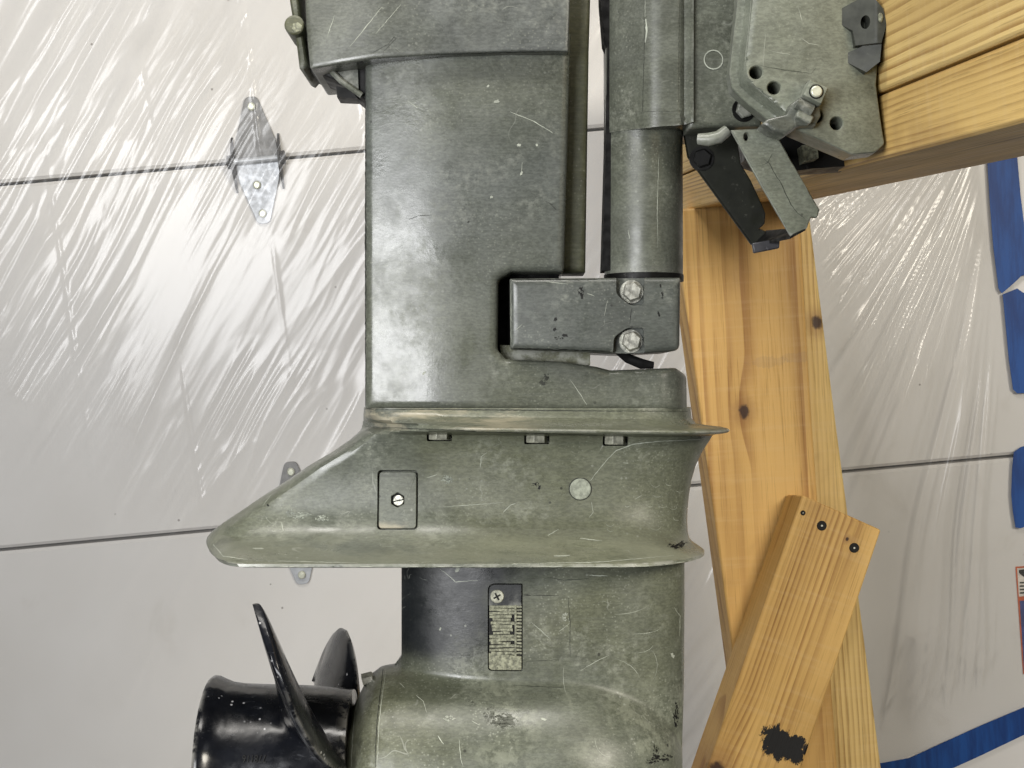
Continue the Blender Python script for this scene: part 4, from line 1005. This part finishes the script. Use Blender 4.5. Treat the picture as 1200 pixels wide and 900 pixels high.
ribbon('grime_shade_marks', gear, [(2.0, [(614, 697), (622, 697.5)]), (1.2, [(620, 697.5), (655, 698)]), (0.9, [(666, 700), (668, 728), (668, 770)]), (0.8, [(616, 775), (655, 773)]), (1.6, [(449, 784), (446, 810), (442, 845), (440, 880), (440, 899)]),
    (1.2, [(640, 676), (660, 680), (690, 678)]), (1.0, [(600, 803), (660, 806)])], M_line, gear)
ribbon('bare_joint_edge', gear, [(1.1, [(452, 786), (448, 815), (444, 850), (442, 899)]), (1.2, [(430, 800), (422, 815), (416, 835), (413, 870), (412, 899)])], M_mark, gear)

# ---- propeller
prop = empty('propeller', Matrix.Translation((0, 0, ZC)), motor)
hub_prof = [(414, 60), (413, 92), (395, 95), (350, 97), (310, 98), (285, 99), (270, 101), (260, 105), (254, 108), (249, 108.5), (246, 106.5), (247, 103), (256, 99), (262, 92), (262, 60)]
hub_prof = [(p, r*0.985) for p, r in hub_prof]
rings = []
for p, r in hub_prof:
    rings.append([((p-600)*S, -r*S*math.cos(a), r*S*math.sin(a)) for a in np.linspace(0, 2*math.pi, 72, endpoint=False)])
hub = loft('hub', rings, M_prop, prop, keep=False, smooth=50)
def blade(name, a0):
    """helical blade; a0 = angle above the near horizontal (deg)"""
    N, M_ = 26, 18; RT, RH = 0.1555, 0.050; PP = 0.0496
    near_, far_ = [], []
    for i in range(N+1):
        u = i/N; r = RH+(RT-RH)*math.sin(u*math.pi/2)
        half = 0.408*max(0.0, 1-((r-RH)/(RT-RH))**1.29)**0.456+0.003; skew = 0.296*u*u
        th = 0.0150*(1-u)+0.0024
        for j in range(M_+1):
            v = 2*j/M_-1; vv = v if v > 0 else v*0.91
            nick = 0.0006*math.sin(37*u+a0)*math.sin(91*u) if abs(v) > 0.95 else 0
            a = math.radians(a0)+half*vv+skew+nick*8
            x = (378.2-600)*S - PP*(half*vv+skew) - 0.0112*u
            t = th*(1-v*v)**0.6*0.5+0.0009
            near_.append((x-t, -r*math.cos(a), r*math.sin(a))); far_.append((x+t, -r*math.cos(a), r*math.sin(a)))
    n = len(near_); q = M_+1
    F = []
    for i in range(N):
        for j in range(M_):
            a = i*q+j; F.append((a, a+1, a+q+1, a+q)); F.append((n+a, n+a+q, n+a+q+1, n+a+1))
    for i in range(N):
        for j in (0, M_):
            a = i*q+j; F.append((a, a+q, n+a+q, n+a) if j == 0 else (a, n+a, n+a+q, a+q))
    for j in range(M_): F.append((N*q+j, N*q+j+1, n+N*q+j+1, n+N*q+j))
    return make(name, near_+far_, F, M_prop, prop, 40)
for a0 in (33.7, 153.7, 273.7): blade('blade', a0)
# moulded number on the hub, upside down
cu = bpy.data.curves.new('hub_number', 'FONT'); cu.body = '778116'; cu.size = 0.0062; cu.extrude = 0.0003; cu.align_x = 'CENTER'; cu.resolution_u = 2
to = bpy.data.objects.new('hub_number_src', cu); COL.objects.link(to); bpy.context.view_layer.update()
tm = bpy.data.meshes.new_from_object(to.evaluated_get(bpy.context.evaluated_depsgraph_get()))
bpy.data.objects.remove(to)
RHB = 0.0537
c0 = px2l(298, 885, -0.05); zt = c0.z-ZC
for v in tm.vertices:
    x, y, z = v.co; zz = zt-y; a = math.asin(max(-1, min(1, zz/RHB))); r = RHB+z
    v.co = (c0.x-x*0.8, -r*math.cos(a), r*math.sin(a))
tm.materials.clear(); tm.materials.append(M_dark)
num = bpy.data.objects.new('hub_number', tm); COL.objects.link(num); num.parent = hub
